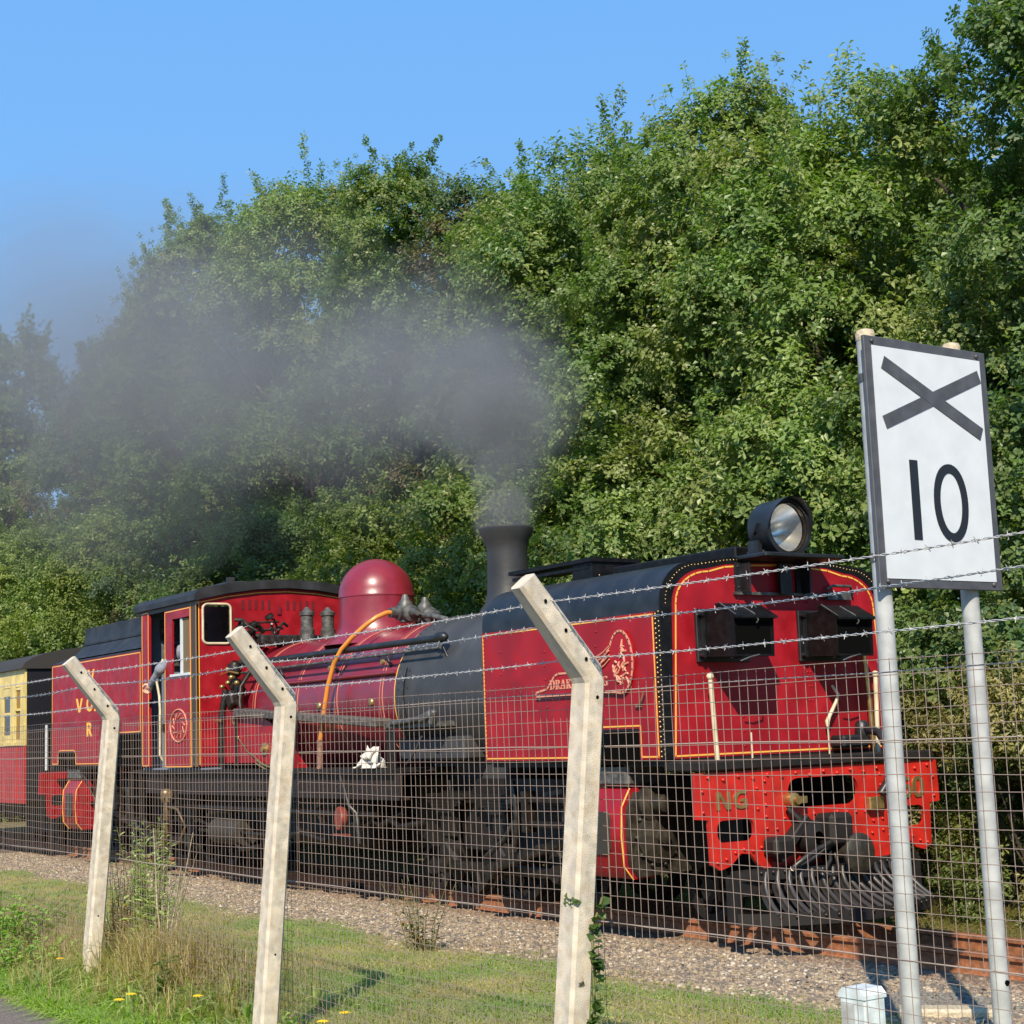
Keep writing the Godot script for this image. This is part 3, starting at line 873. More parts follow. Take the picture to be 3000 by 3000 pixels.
	var op := [Vector3(-5.42, 2.65, 0.2), Vector3(-5.42, 2.665, 0.3), Vector3(-5.43, 2.655, 0.42), Vector3(-5.45, 2.61, 0.53), Vector3(-5.5, 2.53, 0.63), Vector3(-5.6, 2.42, 0.73), Vector3(-5.7, 2.29, 0.815), Vector3(-5.79, 2.15, 0.86), Vector3(-5.87, 1.9, 0.9), Vector3(-5.92, 1.6, 0.93), Vector3(-5.97, 1.33, 0.95)]
	b.tube(op, 0.025, 10)
	part(L, "orange_pipe", b, M.orange)
	b = MB.new()
	b.tube([Vector3(-5.97, 1.36, 0.95), Vector3(-5.97, 1.28, 0.95), Vector3(-5.95, 1.02, 0.97), Vector3(-5.93, 0.6, 0.99), Vector3(-5.9, 0.5, 0.95)], 0.036, 9)
	part(L, "lower_pipe", b, M.pink_pipe)
	# handrail, thick and thin
	b = MB.new()
	b.tube([Vector3(-8.3, 2.28, 0.76), Vector3(-3.72, 2.28, 0.76)], 0.034, 10)
	b.lathe([Vector2(0.001, 0.0), Vector2(0.05, 0.0), Vector2(0.05, 0.1), Vector2(0.03, 0.14), Vector2(0.001, 0.15)], xf_ax(Vector3(-3.85, 2.285, 0.76)), 12)
	var hr := part(L, "handrail", b, M.black)
	b = MB.new()
	b.tube([Vector3(-8.55, 2.17, 0.8), Vector3(-3.75, 2.185, 0.8)], 0.014, 7)
	part(hr, "thin_rail", b, M.grey_metal)
	b = MB.new()
	for x in [-3.85, -4.95, -6.1, -7.4]:
		b.tube([Vector3(x, 2.17, 0.8), Vector3(x + 0.05, 2.2, 0.74), Vector3(x + 0.1, 2.09, 0.72)], 0.014, 6)
		b.dome(Vector3(x + 0.1, 2.08, 0.71), Vector3(0, 0.4, 0.9), 0.03)
	part(hr, "rail_bracket", b, M.black)
	b = MB.new()
	b.tube([Vector3(-7.6, 2.0, 0.765), Vector3(-4.66, 2.0, 0.765)], 0.022, 7)
	part(L, "side_pipe", b, M.boiler_red)
	# far side rail
	b = MB.new()
	b.tube([Vector3(-8.3, 2.28, -0.76), Vector3(-3.72, 2.28, -0.76)], 0.04, 8)
	part(L, "handrail", b, M.black)
	# leaning plank along the boiler foot
	b = MB.new()
	b.box(Vector3(-6.3, 1.605, 0.94), Vector3(3.35, 0.085, 0.2), Basis(Vector3(0, 0, 1), -0.062), 0.012)
	part(L, "walkway_board", b, M.plank)
	b = MB.new()
	b.box(Vector3(-4.1, 1.47, 0.82), Vector3(1.0, 0.05, 0.26))
	b.tube([Vector3(-4.4, 1.49, 0.98), Vector3(-3.7, 1.53, 0.98)], 0.03, 7)
	b.box(Vector3(-3.72, 1.54, 1.0), Vector3(0.2, 0.07, 0.05), Basis(Vector3(0, 0, 1), 0.25), 0.01)
	b.box(Vector3(-3.6, 1.53, 1.0), Vector3(0.06, 0.14, 0.05), Basis(Vector3(0, 0, 1), -0.4), 0.01)
	part(L, "reversing_lever", b, M.grey_metal)
	b = MB.new()
	b.box(Vector3(-4.0, 1.24, 0.6), Vector3(1.2, 0.22, 0.4), Basis(), 0.02)
	b.tube([Vector3(-4.1, 1.1, 1.0), Vector3(-3.9, 1.22, 1.02), Vector3(-3.8, 1.36, 1.0)], 0.012, 6)
	part(L, "smokebox_saddle", b, M.smokebox)
	# firebox sides
	b = MB.new()
	b.box(Vector3(-8.15, 1.42, 0), Vector3(0.9, 0.62, 1.9), Basis(), 0.03)
	b.prism(pts([-8.6, 1.13, -7.3, 1.13, -6.9, 1.06, -6.9, 1.5, -7.6, 1.72, -8.6, 1.72]), xf_z(-0.97), 1.94)
	var fb := part(L, "firebox", b, M.red)
	b = MB.new()
	b.box(Vector3(-8.0, 1.4, 0.98), Vector3(0.05, 0.6, 0.02))
	for k in 4: b.box(Vector3(-8.42, 1.16 + k * 0.09, 0.975), Vector3(0.12, 0.03, 0.012))
	part(fb, "mud_door", b, M.frame)
	b = MB.new()
	b.lathe([Vector2(0.001, 0.05), Vector2(0.03, 0.05), Vector2(0.035, 0.02), Vector2(0.07, 0.018), Vector2(0.075, 0.0)], xf_az(Vector3(-7.25, 1.28, 0.97)), 16)
	b.tube([Vector3(-7.45, 1.16, 0.99), Vector3(-7.2, 1.1, 1.0), Vector3(-6.95, 1.06, 1.0)], 0.014, 6)
	b.tube([Vector3(-7.45, 1.12, 0.99), Vector3(-7.2, 1.06, 1.0), Vector3(-6.95, 1.02, 1.0)], 0.012, 6)
	b.tube([Vector3(-7.95, 1.42, 0.985), Vector3(-7.7, 1.26, 0.985), Vector3(-7.35, 1.14, 0.985)], 0.007, 5)
	b.ball(Vector3(-7.95, 1.42, 0.985), Vector3(0.022, 0.022, 0.012), 8)
	b.lathe([Vector2(0.03, 0.02), Vector2(0.05, 0.02), Vector2(0.055, 0.0)], xf_az(Vector3(-8.05, 1.62, 0.97)), 14)
	part(fb, "washout_pipe", b, M.brass)

func build_fittings(L: Node3D):
	# turret and safety valves in front of the cab
	var b := MB.new()
	for z in [0.0, -0.28]:
		b.lathe([Vector2(0.09, 2.45), Vector2(0.09, 2.68), Vector2(0.075, 2.69), Vector2(0.075, 2.84), Vector2(0.09, 2.85), Vector2(0.09, 2.89), Vector2(0.05, 2.91), Vector2(0.02, 2.95), Vector2(0.001, 2.95)], Transform3D(Basis(), Vector3(-8.1, 0, z)), 16)
	part(L, "safety_valve", b, M.grey_metal)
	b = MB.new()
	b.tube([Vector3(-7.75, 2.45, -0.35), Vector3(-7.75, 2.72, -0.35)], 0.045, 9)
	b.lathe([Vector2(0.045, 2.7), Vector2(0.075, 2.74), Vector2(0.075, 2.77), Vector2(0.05, 2.8), Vector2(0.05, 2.86), Vector2(0.085, 2.88), Vector2(0.085, 3.08), Vector2(0.07, 3.11), Vector2(0.001, 3.11)], Transform3D(Basis(), Vector3(-7.75, 0, -0.35)), 16)
	part(L, "whistle", b, M.grey_metal)
	b = MB.new()
	b.box(Vector3(-8.3, 2.56, 0.12), Vector3(0.28, 0.12, 0.9), Basis(), 0.02)
	for k in 16:
		var p := Vector3(-8.35 + rng.randf_range(-0.08, 0.16), 2.6 + rng.randf() * 0.12, 0.15 + rng.randf() * 0.5)
		var q := p + Vector3(rng.randf_range(-0.1, 0.1), rng.randf_range(-0.12, 0.12), rng.randf_range(-0.2, 0.2))
		b.tube([p, p.lerp(q, 0.5) + Vector3(0, 0.05, 0), q], rng.randf_range(0.012, 0.03), 7)
		if k % 3 == 0: b.lathe([Vector2(0.05, 0), Vector2(0.055, 0.02), Vector2(0.055, 0.03), Vector2(0.05, 0.05)], Transform3D(Basis(Vector3(1, 0, 0), rng.randf() * 2), q), 12)
	b.tube([Vector3(-8.45, 2.78, 0.6), Vector3(-8.45, 2.8, 0.2)], 0.013, 6)
	b.tube([Vector3(-8.4, 2.4, 0.75), Vector3(-8.4, 2.68, 0.62), Vector3(-8.4, 2.7, 0.3)], 0.016, 6)
	part(L, "steam_turret", b, M.steel)
	# injector and pipework below the cab window
	b = MB.new()
	b.lathe([Vector2(0.001, -0.16), Vector2(0.06, -0.15), Vector2(0.06, -0.05), Vector2(0.085, -0.04), Vector2(0.085, 0.04), Vector2(0.06, 0.05), Vector2(0.06, 0.15), Vector2(0.001, 0.17)], Transform3D(Basis(Vector3(0, 0, 1), 1.1), Vector3(-8.2, 2.02, 0.88)), 14)
	b.lathe([Vector2(0.07, 0), Vector2(0.09, 0.03), Vector2(0.09, 0.12), Vector2(0.04, 0.18), Vector2(0.001, 0.18)], Transform3D(Basis(Vector3(0, 0, 1), -0.5), Vector3(-8.35, 2.15, 0.86)), 14)
	b.lathe([Vector2(0.05, 0), Vector2(0.07, 0.03), Vector2(0.07, 0.1), Vector2(0.03, 0.16), Vector2(0.001, 0.16)], Transform3D(Basis(Vector3(0, 0, 1), 2.4), Vector3(-8.3, 1.95, 0.88)), 14)
	b.tube([Vector3(-8.35, 2.32, 0.75), Vector3(-8.3, 2.2, 0.86), Vector3(-8.25, 2.0, 0.9), Vector3(-8.3, 1.85, 0.92)], 0.03, 8)
	b.tube([Vector3(-7.95, 2.2, 0.8), Vector3(-8.0, 2.0, 0.92), Vector3(-7.92, 1.82, 0.97), Vector3(-7.9, 1.74, 0.97)], 0.026, 8)
	b.tube([Vector3(-8.35, 1.98, 0.95), Vector3(-8.36, 1.7, 1.0), Vector3(-8.38, 1.3, 1.0), Vector3(-8.38, 1.08, 1.0)], 0.042, 8)
	b.box(Vector3(-8.2, 1.86, 0.94), Vector3(0.16, 0.2, 0.1), Basis(Vector3(0, 0, 1), 0.5), 0.02)
	part(L, "injector", b, M.rod)
	b = MB.new()
	for p in [Vector3(-8.42, 2.02, 0.97), Vector3(-8.22, 2.06, 0.98), Vector3(-8.15, 2.12, 0.97), Vector3(-8.3, 2.22, 0.95), Vector3(-8.0, 2.05, 0.97)]:
		b.ball(p, Vector3(0.035, 0.03, 0.035), 8)
	b.tube([Vector3(-8.5, 2.16, 0.95), Vector3(-8.2, 2.19, 0.97), Vector3(-8.0, 2.16, 0.95)], 0.012, 6)
	b.tube([Vector3(-8.46, 1.62, 1.03), Vector3(-8.3, 1.625, 1.05)], 0.02, 6)
	part(L, "injector_cocks", b, M.brass)

func roof_poly(dy := 0.0, dz := 0.0) -> PackedVector2Array:
	var o := [[1.25, 3.06], [1.245, 3.13], [1.2, 3.185], [1.1, 3.215], [0.8, 3.262], [0.4, 3.315], [0.0, 3.335]]
	var i_ := [[0.0, 3.225], [0.4, 3.205], [0.8, 3.15], [1.21, 3.06]]
	var p := PackedVector2Array()
	for v in o: p.append(Vector2(-v[0], v[1]))
	for k in range(o.size() - 2, -1, -1): p.append(Vector2(o[k][0], o[k][1]))
	for k in range(i_.size() - 1, -1, -1): p.append(Vector2(i_[k][0], i_[k][1]))
	for k in range(1, i_.size()): p.append(Vector2(-i_[k][0], i_[k][1]))
	return p

func build_cab(L: Node3D):
	var z0 := 1.18
	# front sheet with two windows
	var out := PackedVector2Array([Vector2(-1.19, 1.1), Vector2(-1.19, 3.06)])
	for v in [[0.8, 3.14], [0.4, 3.195], [0.0, 3.215], [-0.4, 3.195], [-0.8, 3.14], [-1.19, 3.06], [-1.19, 1.1]]: out.append(Vector2(-v[0], v[1]))
	var w1 := rounded(-1.12, 2.545, -0.76, 3.02, 0.06); var w2 := rounded(0.76, 2.545, 1.12, 3.02, 0.06)
	var b := MB.new()
	b.plate(out, [w1, w2], [-0.94, 0.94], xf_x(-8.64), 0.02)
	var fs := part(L, "cab_front", b, M.red)
	b = MB.new()
	for w in [w1, w2]:
		var pth := []
		for p in w: pth.append(Vector3(-8.615, p.y, -p.x))
		pth.append(pth[0])
		b.tube(pth, 0.016, 6, false)
	part(fs, "window_frame", b, M.cream)
	b = MB.new()
	for w in [w1, w2]:
		b.prism(w, xf_x(-8.632), 0.004)
	part(fs, "window_pane", b, M.glass)
	b = MB.new()
	for g in [0.6, 0.0]:
		for k in 5: b.box(Vector3(-8.618, 3.015, g - k * 0.087), Vector3(0.008, 0.115, 0.032))
	part(fs, "louvre", b, M.louvre)
	b = MB.new()
	for s in [1.0]:
		var p := []
		for v in [[1.17, 1.12], [1.17, 3.035], [0.8, 3.11], [0.4, 3.165], [0.0, 3.185], [-0.4, 3.165], [-0.8, 3.11], [-1.17, 3.035], [-1.17, 1.12]]: p.append(Vector3(-8.62, v[1], v[0]))
		line_on(b, p, Vector3(1, 0, 0), 0.011, 0.003)
	part(fs, "lining", b, M.gold)
	b = MB.new()
	b.box(Vector3(-8.61, 2.95, 0.12), Vector3(0.01, 0.1, 0.05)); b.box(Vector3(-8.606, 2.95, 0.12), Vector3(0.01, 0.07, 0.03))
	part(fs, "hinge", b, M.boiler_red)
	for s in [1.0, -1.0]:
		var zz: float = z0 if s > 0 else -z0 - 0.025
		# corner post, dark with lining each side
		b = MB.new()
		b.box(Vector3(-8.705, 2.08, s * (z0 + 0.008)), Vector3(0.17, 1.96, 0.03))
		var cp := part(L, "cab_corner_post", b, M.brown_black)
		b = MB.new()
		for x in [-8.785, -8.628]: line_on(b, [Vector3(x, 1.1, s * (z0 + 0.023)), Vector3(x, 3.04, s * (z0 + 0.023))], Vector3(0, 0, s), 0.014)
		part(cp, "lining", b, M.gold_dull)
		# rear post
		b = MB.new()
		b.box(Vector3(-10.25, 2.07, s * (z0 + 0.012)), Vector3(0.25, 1.94, 0.03))
		var rp := part(L, "cab_rear_post", b, M.red)
		b = MB.new()
		line_on(b, [Vector3(-10.36, 1.115, s * (z0 + 0.027)), Vector3(-10.36, 3.03, s * (z0 + 0.027)), Vector3(-10.15, 3.035, s * (z0 + 0.027)), Vector3(-10.15, 1.115, s * (z0 + 0.027))], Vector3(0, 0, s), 0.012, 0.003, true)
		part(rp, "lining", b, M.gold)
		# door with a sliding window
		b = MB.new()
		var dpoly := pts([-9.61, 1.09, -8.79, 1.09, -8.79, 3.005, -9.61, 3.005])
		var hole := pts([-9.365, 2.215, -8.83, 2.215, -8.83, 2.89, -9.365, 2.89])
		b.plate(dpoly, [hole], [-9.1], xf_z(zz), 0.025)
		var dr := part(L, "cab_side_door", b, M.red)
		b = MB.new()
		line_on(b, [Vector3(-9.595, 1.1, s * (z0 + 0.025)), Vector3(-8.8, 1.1, s * (z0 + 0.025)), Vector3(-8.8, 2.99, s * (z0 + 0.025)), Vector3(-9.595, 2.99, s * (z0 + 0.025))], Vector3(0, 0, s), 0.012, 0.003, true)
		part(dr, "lining", b, M.gold)
		b = MB.new()
		b.box(Vector3(-9.12, 2.55, s * z0), Vector3(0.05, 0.67, 0.022))
		b.box(Vector3(-9.1, 2.2, s * (z0 + 0.02)), Vector3(0.6, 0.03, 0.05))
		part(dr, "window_frame", b, M.sign_white)
		b = MB.new()
		b.box(Vector3(-8.96, 2.55, s * (z0 - 0.015)), Vector3(0.26, 0.66, 0.02))
		part(dr, "wooden_slide", b, M.khaki)
		b = MB.new()
		b.tube([Vector3(-9.675, 2.42, s * (z0 + 0.02)), Vector3(-9.68, 2.3, s * (z0 + 0.05)), Vector3(-9.78, 2.14, s * (z0 + 0.06)), Vector3(-9.7, 1.96, s * (z0 + 0.06)), Vector3(-9.68, 1.8, s * (z0 + 0.06)), Vector3(-9.69, 1.25, s * (z0 + 0.06)), Vector3(-9.7, 1.18, s * (z0 + 0.02))], 0.017, 7)
		part(dr, "grab_rail", b, M.cream)
		if s > 0:
			b = MB.new()
			var el := []
			for k in 25: el.append(Vector3(-9.17 + 0.26 * cos(TAU * k / 24), 1.59 + 0.195 * sin(TAU * k / 24), z0 + 0.03))
			b.tube(el, 0.011, 6, false)
			for k in 10:
				var a := TAU * k / 10
				b.tube([Vector3(-9.17 + 0.2 * cos(a), 1.59 + 0.15 * sin(a), z0 + 0.027), Vector3(-9.17 + 0.13 * cos(a + 0.5), 1.59 + 0.09 * sin(a + 0.5), z0 + 0.032)], [0.012, 0.006], 5)
			part(dr, "oval_crest", b, M.pink_gold)
	b = MB.new()
	b.prism(roof_poly(), xf_x(-10.55), 1.99, 0.85)
	var roof := part(L, "cab_roof", b, M.roof)
	b = MB.new()
	b.box(Vector3(-9.9, 3.36, -0.2), Vector3(0.9, 0.07, 1.2), Basis(), 0.015)
	b.box(Vector3(-9.2, 3.37, 0.5), Vector3(0.08, 0.08, 0.08))
	part(roof, "roof_vent", b, M.roof)
	b = MB.new()
	for s in [1.0, -1.0]: b.box(Vector3(-9.55, 3.035, s * 1.19), Vector3(1.95, 0.05, 0.03))
	part(roof, "cant_rail", b, M.brown_black)
	# inside
	b = MB.new()
	b.box(Vector3(-9.5, 1.05, 0), Vector3(2.0, 0.06, 2.3))
	b.box(Vector3(-10.4, 2.1, 0), Vector3(0.04, 2.1, 2.3))
	part(L, "cab_interior", b, M.cab_in)
	b = MB.new()
	b.box(Vector3(-10.36, 2.83, 0.72), Vector3(0.03, 0.26, 0.5), Basis(), 0.01); b.box(Vector3(-10.34, 2.5, 0.6), Vector3(0.05, 0.3, 0.7), Basis(), 0.02)
	part(L, "cab_locker", b, M.grey_metal)
	b = MB.new()
	b.lathe([Vector2(0.001, 0.02), Vector2(0.6, 0.02), Vector2(0.66, -0.1)], xf_ax(Vector3(-8.85, 2.0, 0)), 24)
	for k in 8: b.tube([Vector3(-8.9, 2.4 + 0.05 * k, -0.5 + k * 0.14), Vector3(-9.05, 2.45 + 0.05 * k, -0.5 + k * 0.14)], 0.03, 7)
	part(L, "backhead", b, M.frame)

func build_rear_tank(L: Node3D):
	var hw := 1.19
	var b := MB.new()
	b.prism(pts([-hw, 1.13, hw, 1.13, hw, 2.585, 1.0, 2.66, -1.0, 2.66, -hw, 2.585]), xf_x(-13.98), 3.54)
	part(L, "rear_tank", b, M.roof)
	for s in [1.0, -1.0]:
		b = MB.new()
		var sp := PackedVector2Array([Vector2(-13.98, 1.13), Vector2(-13.70, 1.13)])
		for k in 5:
			var t := PI - PI / 2 * k / 4
			sp.append(Vector2(-13.60 + cos(t) * 0.1, 1.22 + sin(t) * 0.1))
		for k in 5:
			var t := PI / 2 - PI / 2 * k / 4
			sp.append(Vector2(-13.03 + cos(t) * 0.1, 1.22 + sin(t) * 0.1))
		for v in [[-12.93, 1.13], [-11.8, 1.13], [-11.8, 1.53], [-10.44, 1.53], [-10.44, 2.57], [-13.98, 2.57]]: sp.append(Vector2(v[0], v[1]))
		b.prism(sp, xf_z(hw if s > 0 else -hw - 0.008), 0.008)
		var side := part(L, "rear_tank_side", b, M.red)
		b = MB.new()
		var ln := []
		var zz: float = s * (hw + 0.008)
		for p in sp:
			ln.append(Vector3(clampf(p.x, -13.965, -10.455), clampf(p.y + (0.018 if p.y < 1.55 else -0.018), 1.14, 2.555), zz))
		line_on(b, ln, Vector3(0, 0, s), 0.012, 0.003, true)
		part(side, "lining", b, M.gold)
		if s > 0:
			for l in [["V", -12.30, 2.33], ["V", -12.78, 1.95], ["O", -12.36, 1.95], [".", -12.14, 1.95], ["R", -11.87, 1.95], ["R", -12.39, 1.61]]:
				letters(side, "lettering", l[0], 0.19, Vector3(l[1], l[2], zz), 0, M.gold_yellow, 0.006, 1.5 if l[0] != "V" else 1.75)
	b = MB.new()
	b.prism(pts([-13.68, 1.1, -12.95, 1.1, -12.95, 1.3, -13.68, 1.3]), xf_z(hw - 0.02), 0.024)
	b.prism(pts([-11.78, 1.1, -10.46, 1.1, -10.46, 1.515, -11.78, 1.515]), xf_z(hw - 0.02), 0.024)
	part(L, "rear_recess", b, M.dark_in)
	# coal bunker
	b = MB.new()
	b.prism(pts([-1.15, 2.62, 1.15, 2.62, 0.95, 2.82, 0.93, 3.06, 0.86, 3.08, -0.86, 3.08, -0.93, 3.06, -0.95, 2.82]), xf_x(-13.3), 2.85)
	b.box(Vector3(-11.9, 2.83, 0.955), Vector3(2.85, 0.025, 0.03))
	b.box(Vector3(-13.62, 2.68, 0.4), Vector3(0.5, 0.06, 0.6), Basis(), 0.02)
	part(L, "coal_bunker", b, M.roof)

func wheel(L: Node3D, called: String, x: float, y: float, r: float, z: float):
	var b := MB.new()
	var ax := xf_az(Vector3(x, y, z))
	b.lathe([Vector2(r - 0.07, -0.04), Vector2(r + 0.03, -0.045), Vector2(r + 0.03, -0.015), Vector2(r, -0.01), Vector2(r - 0.005, 0.06), Vector2(r - 0.07, 0.06), Vector2(r - 0.07, -0.04)], ax, 30)
	b.lathe([Vector2(0.001, 0.08), Vector2(0.09, 0.08), Vector2(0.1, 0.0)], ax, 16)
	for k in 10:
		var a := TAU * k / 10
		b.tube([Vector3(x + cos(a) * 0.08, y + sin(a) * 0.08, z + 0.02), Vector3(x + cos(a) * (r - 0.06), y + sin(a) * (r - 0.06), z + 0.02)], [0.035, 0.025], 6)
	part(L, called, b, M.frame)

func build_engine_unit(L: Node3D, f: float, c: float):
	# one of the two engine units: f = +1 leads, -1 trails; c is its centre
	var X := func(x: float) -> float: return c + f * x
	for s in [1.0, -1.0]:
		var b := MB.new()
		var lo: float = minf(X.call(-2.2), X.call(2.55)); var hi: float = maxf(X.call(-2.2), X.call(2.55))
		b.prism(pts([lo, 0.42, lo + 0.3, 0.3, hi - 0.3, 0.3, hi, 0.42, hi, 0.95, lo, 0.95]), xf_z(0.52 if s > 0 else -0.55), 0.03)
		part(L, "unit_frame", b, M.frame)
		for x in [-1.45, -0.55, 0.35]:
			wheel(L, "driving_wheel", X.call(x), 0.28, 0.425, s * 0.36)
			b = MB.new()
			var p := Vector3(X.call(x), 0.28, s * 0.56)
			b.lathe([Vector2(0.001, 0.12), Vector2(0.12, 0.12), Vector2(0.13, 0.0)], xf_az(p, s), 16)
			b.box(p + Vector3(0.09, -0.09, s * 0.1), Vector3(0.42, 0.18, 0.08), Basis(Vector3(0, 0, 1), -0.78), 0.03)
			part(L, "crank", b, M.frame)
			b = MB.new()
			for k in 6: b.box(Vector3(X.call(x), 0.80 - k * 0.03, s * 0.66), Vector3(0.78 - k * 0.1, 0.026, 0.08))
			b.box(Vector3(X.call(x), 0.55, s * 0.62), Vector3(0.24, 0.3, 0.1), Basis(), 0.02)
			part(L, "leaf_spring", b, M.frame)
		wheel(L, "carrying_wheel", X.call(2.0), 0.11, 0.255, s * 0.36)
		wheel(L, "carrying_wheel", X.call(-2.05), 0.11, 0.255, s * 0.36)
		# coupling and connecting rods, crosshead, slide bars
		b = MB.new()
		var y := 0.17
		b.box(Vector3(X.call(-0.55) + 0.12, y, s * 0.76), Vector3(2.0, 0.09, 0.04), Basis(), 0.015)
		for x in [-1.45, -0.55, 0.35]: b.lathe([Vector2(0.001, 0.06), Vector2(0.075, 0.06), Vector2(0.085, 0.0)], xf_az(Vector3(X.call(x) + 0.12, y, s * 0.74), s), 14)
		part(L, "coupling_rod", b, M.rod)
		b = MB.new()
		var A := Vector3(X.call(-0.5) + 0.1, 0.19, s * 0.86); var B := Vector3(X.call(0.86), 0.5, s * 0.88)
		b.box((A + B) / 2, Vector3((A - B).length(), 0.1, 0.045), Basis(Vector3(0, 0, 1), atan2(B.y - A.y, B.x - A.x)), 0.015)
		b.lathe([Vector2(0.001, 0.07), Vector2(0.09, 0.07), Vector2(0.1, 0.0)], xf_az(A - Vector3(0, 0, s * 0.03), s), 14)
		part(L, "connecting_rod", b, M.rod)
		b = MB.new()
		b.box(Vector3(X.call(0.9), 0.6, s * 0.9), Vector3(0.22, 0.3, 0.1), Basis(), 0.02)
		b.tube([Vector3(X.call(0.9), 0.6, s * 0.9), Vector3(X.call(1.4), 0.6, s * 0.9)], 0.03, 8)
		part(L, "crosshead", b, M.steel)
		b = MB.new()
		for yy in [0.80, 0.60]: b.box(Vector3(X.call(0.85), yy - 0.0, s * 0.98), Vector3(1.05, 0.05, 0.07), Basis(), 0.008)
		b.box(Vector3(X.call(0.38), 0.7, s * 0.98), Vector3(0.08, 0.34, 0.1))
		part(L, "slide_bar", b, M.rod)
		b = MB.new()
		var lk := []
		for k in 8: lk.append(Vector3(X.call(0.1) + 0.05 * sin(k * 0.45), 0.95 - k * 0.08, s * 0.95))
		b.tube(lk, 0.028, 6)
		b.box(Vector3(X.call(0.4), 0.82, s * 0.93), Vector3(0.85, 0.04, 0.03), Basis(Vector3(0, 0, 1), 0.12 * f))
		b.tube([Vector3(X.call(-0.4), 0.28, s * 0.93), Vector3(X.call(-0.05), 0.45, s * 0.95), Vector3(X.call(0.1), 0.6, s * 0.95)], 0.025, 6)
		part(L, "valve_gear", b, M.steel)
		# cylinder: red jacket, grey cover
		b = MB.new()
		var cp := PackedVector2Array()
		var lo2: float = minf(X.call(1.38), X.call(1.95)); var wid := 0.57
		for v in [[0.92, 0.24], [1.12, 0.24], [1.2, 0.34], [1.215, 0.56], [1.2, 0.78], [1.12, 0.91], [0.92, 0.93]]: cp.append(Vector2(-v[0] * s, v[1]))
		b.prism(cp, xf_x(lo2), wid)
		var cy := part(L, "cylinder_jacket", b, M.red)
		b = MB.new()
		for x in [lo2 + 0.012, lo2 + wid - 0.012]:
			var rim := []
			for v in [[1.12, 0.237], [1.203, 0.34], [1.218, 0.56], [1.203, 0.78], [1.12, 0.913]]: rim.append(Vector3(x, v[1], v[0] * s))
			b.tube(rim, 0.007, 5)
		part(cy, "lining", b, M.gold)
		b = MB.new()
		b.prism(rounded(lo2 + 0.16, 0.42, lo2 + 0.42, 0.74, 0.06), xf_z(1.195 if s > 0 else -1.222), 0.027)
		part(cy, "drain_opening", b, M.khaki_dark)
		b = MB.new()
		var cx: float = X.call(1.95)
		var tr := Transform3D(Basis(Vector3(0, 0, 1), Vector3(f, 0, 0), Vector3(0, f, 0)), Vector3(cx, 0.55, s * 0.93))
		var ep := PackedVector2Array()
		for v in [[0.6, 0.27], [1.1, 0.255], [1.175, 0.35], [1.19, 0.56], [1.175, 0.77], [1.1, 0.885], [0.6, 0.9]]: ep.append(Vector2(-v[0] * s, v[1]))
		b.prism(ep, xf_x(cx if f > 0 else cx - 0.05), 0.05)
		b.lathe([Vector2(0.19, 0.04), Vector2(0.2, 0.08), Vector2(0.12, 0.11), Vector2(0.06, 0.12), Vector2(0.055, 0.16), Vector2(0.001, 0.17)], tr, 26)
		b.lathe([Vector2(0.13, 0.04), Vector2(0.14, 0.1), Vector2(0.07, 0.13), Vector2(0.065, 0.24), Vector2(0.03, 0.26), Vector2(0.001, 0.26)], Transform3D(tr.basis, Vector3(cx, 0.80, s * 0.98)), 20)
		for k in 10:
			var a := TAU * k / 10
			b.dome(Vector3(cx + f * 0.055, 0.55 + sin(a) * 0.22, s * 0.93 + cos(a) * 0.2), Vector3(f, 0, 0), 0.02, 0.03)
		part(L, "cylinder_cover", b, M.cover)
		b = MB.new()
		b.box(Vector3(cx - f * 0.25, 1.02, s * 0.95), Vector3(0.5, 0.2, 0.4), Basis(), 0.03)
		b.tube([Vector3(cx - f * 0.3, 1.1, s * 1.05), Vector3(cx - f * 0.3, 1.25, s * 1.02), Vector3(cx - f * 0.1, 1.3, s * 0.95)], 0.06, 8)
		part(L, "steam_chest", b, M.grey_metal)
		b = MB.new()   # guard iron and sand pipe
		b.tube([Vector3(X.call(2.2), 0.75, s * 0.6), Vector3(X.call(2.28), 0.4, s * 0.62), Vector3(X.call(2.2), 0.05, s * 0.5)], 0.02, 6)
		b.tube([Vector3(X.call(1.7), 1.1, s * 1.12), Vector3(X.call(1.2), 0.95, s * 1.14), Vector3(X.call(1.0), 0.5, s * 1.0)], 0.012, 6)
		b.tube([Vector3(X.call(-1.0), 0.95, s * 0.9), Vector3(X.call(-0.95), 0.6, s * 0.9), Vector3(X.call(-1.05), 0.2, s * 0.7)], 0.015, 6)
		part(L, "sand_pipe", b, M.steel)

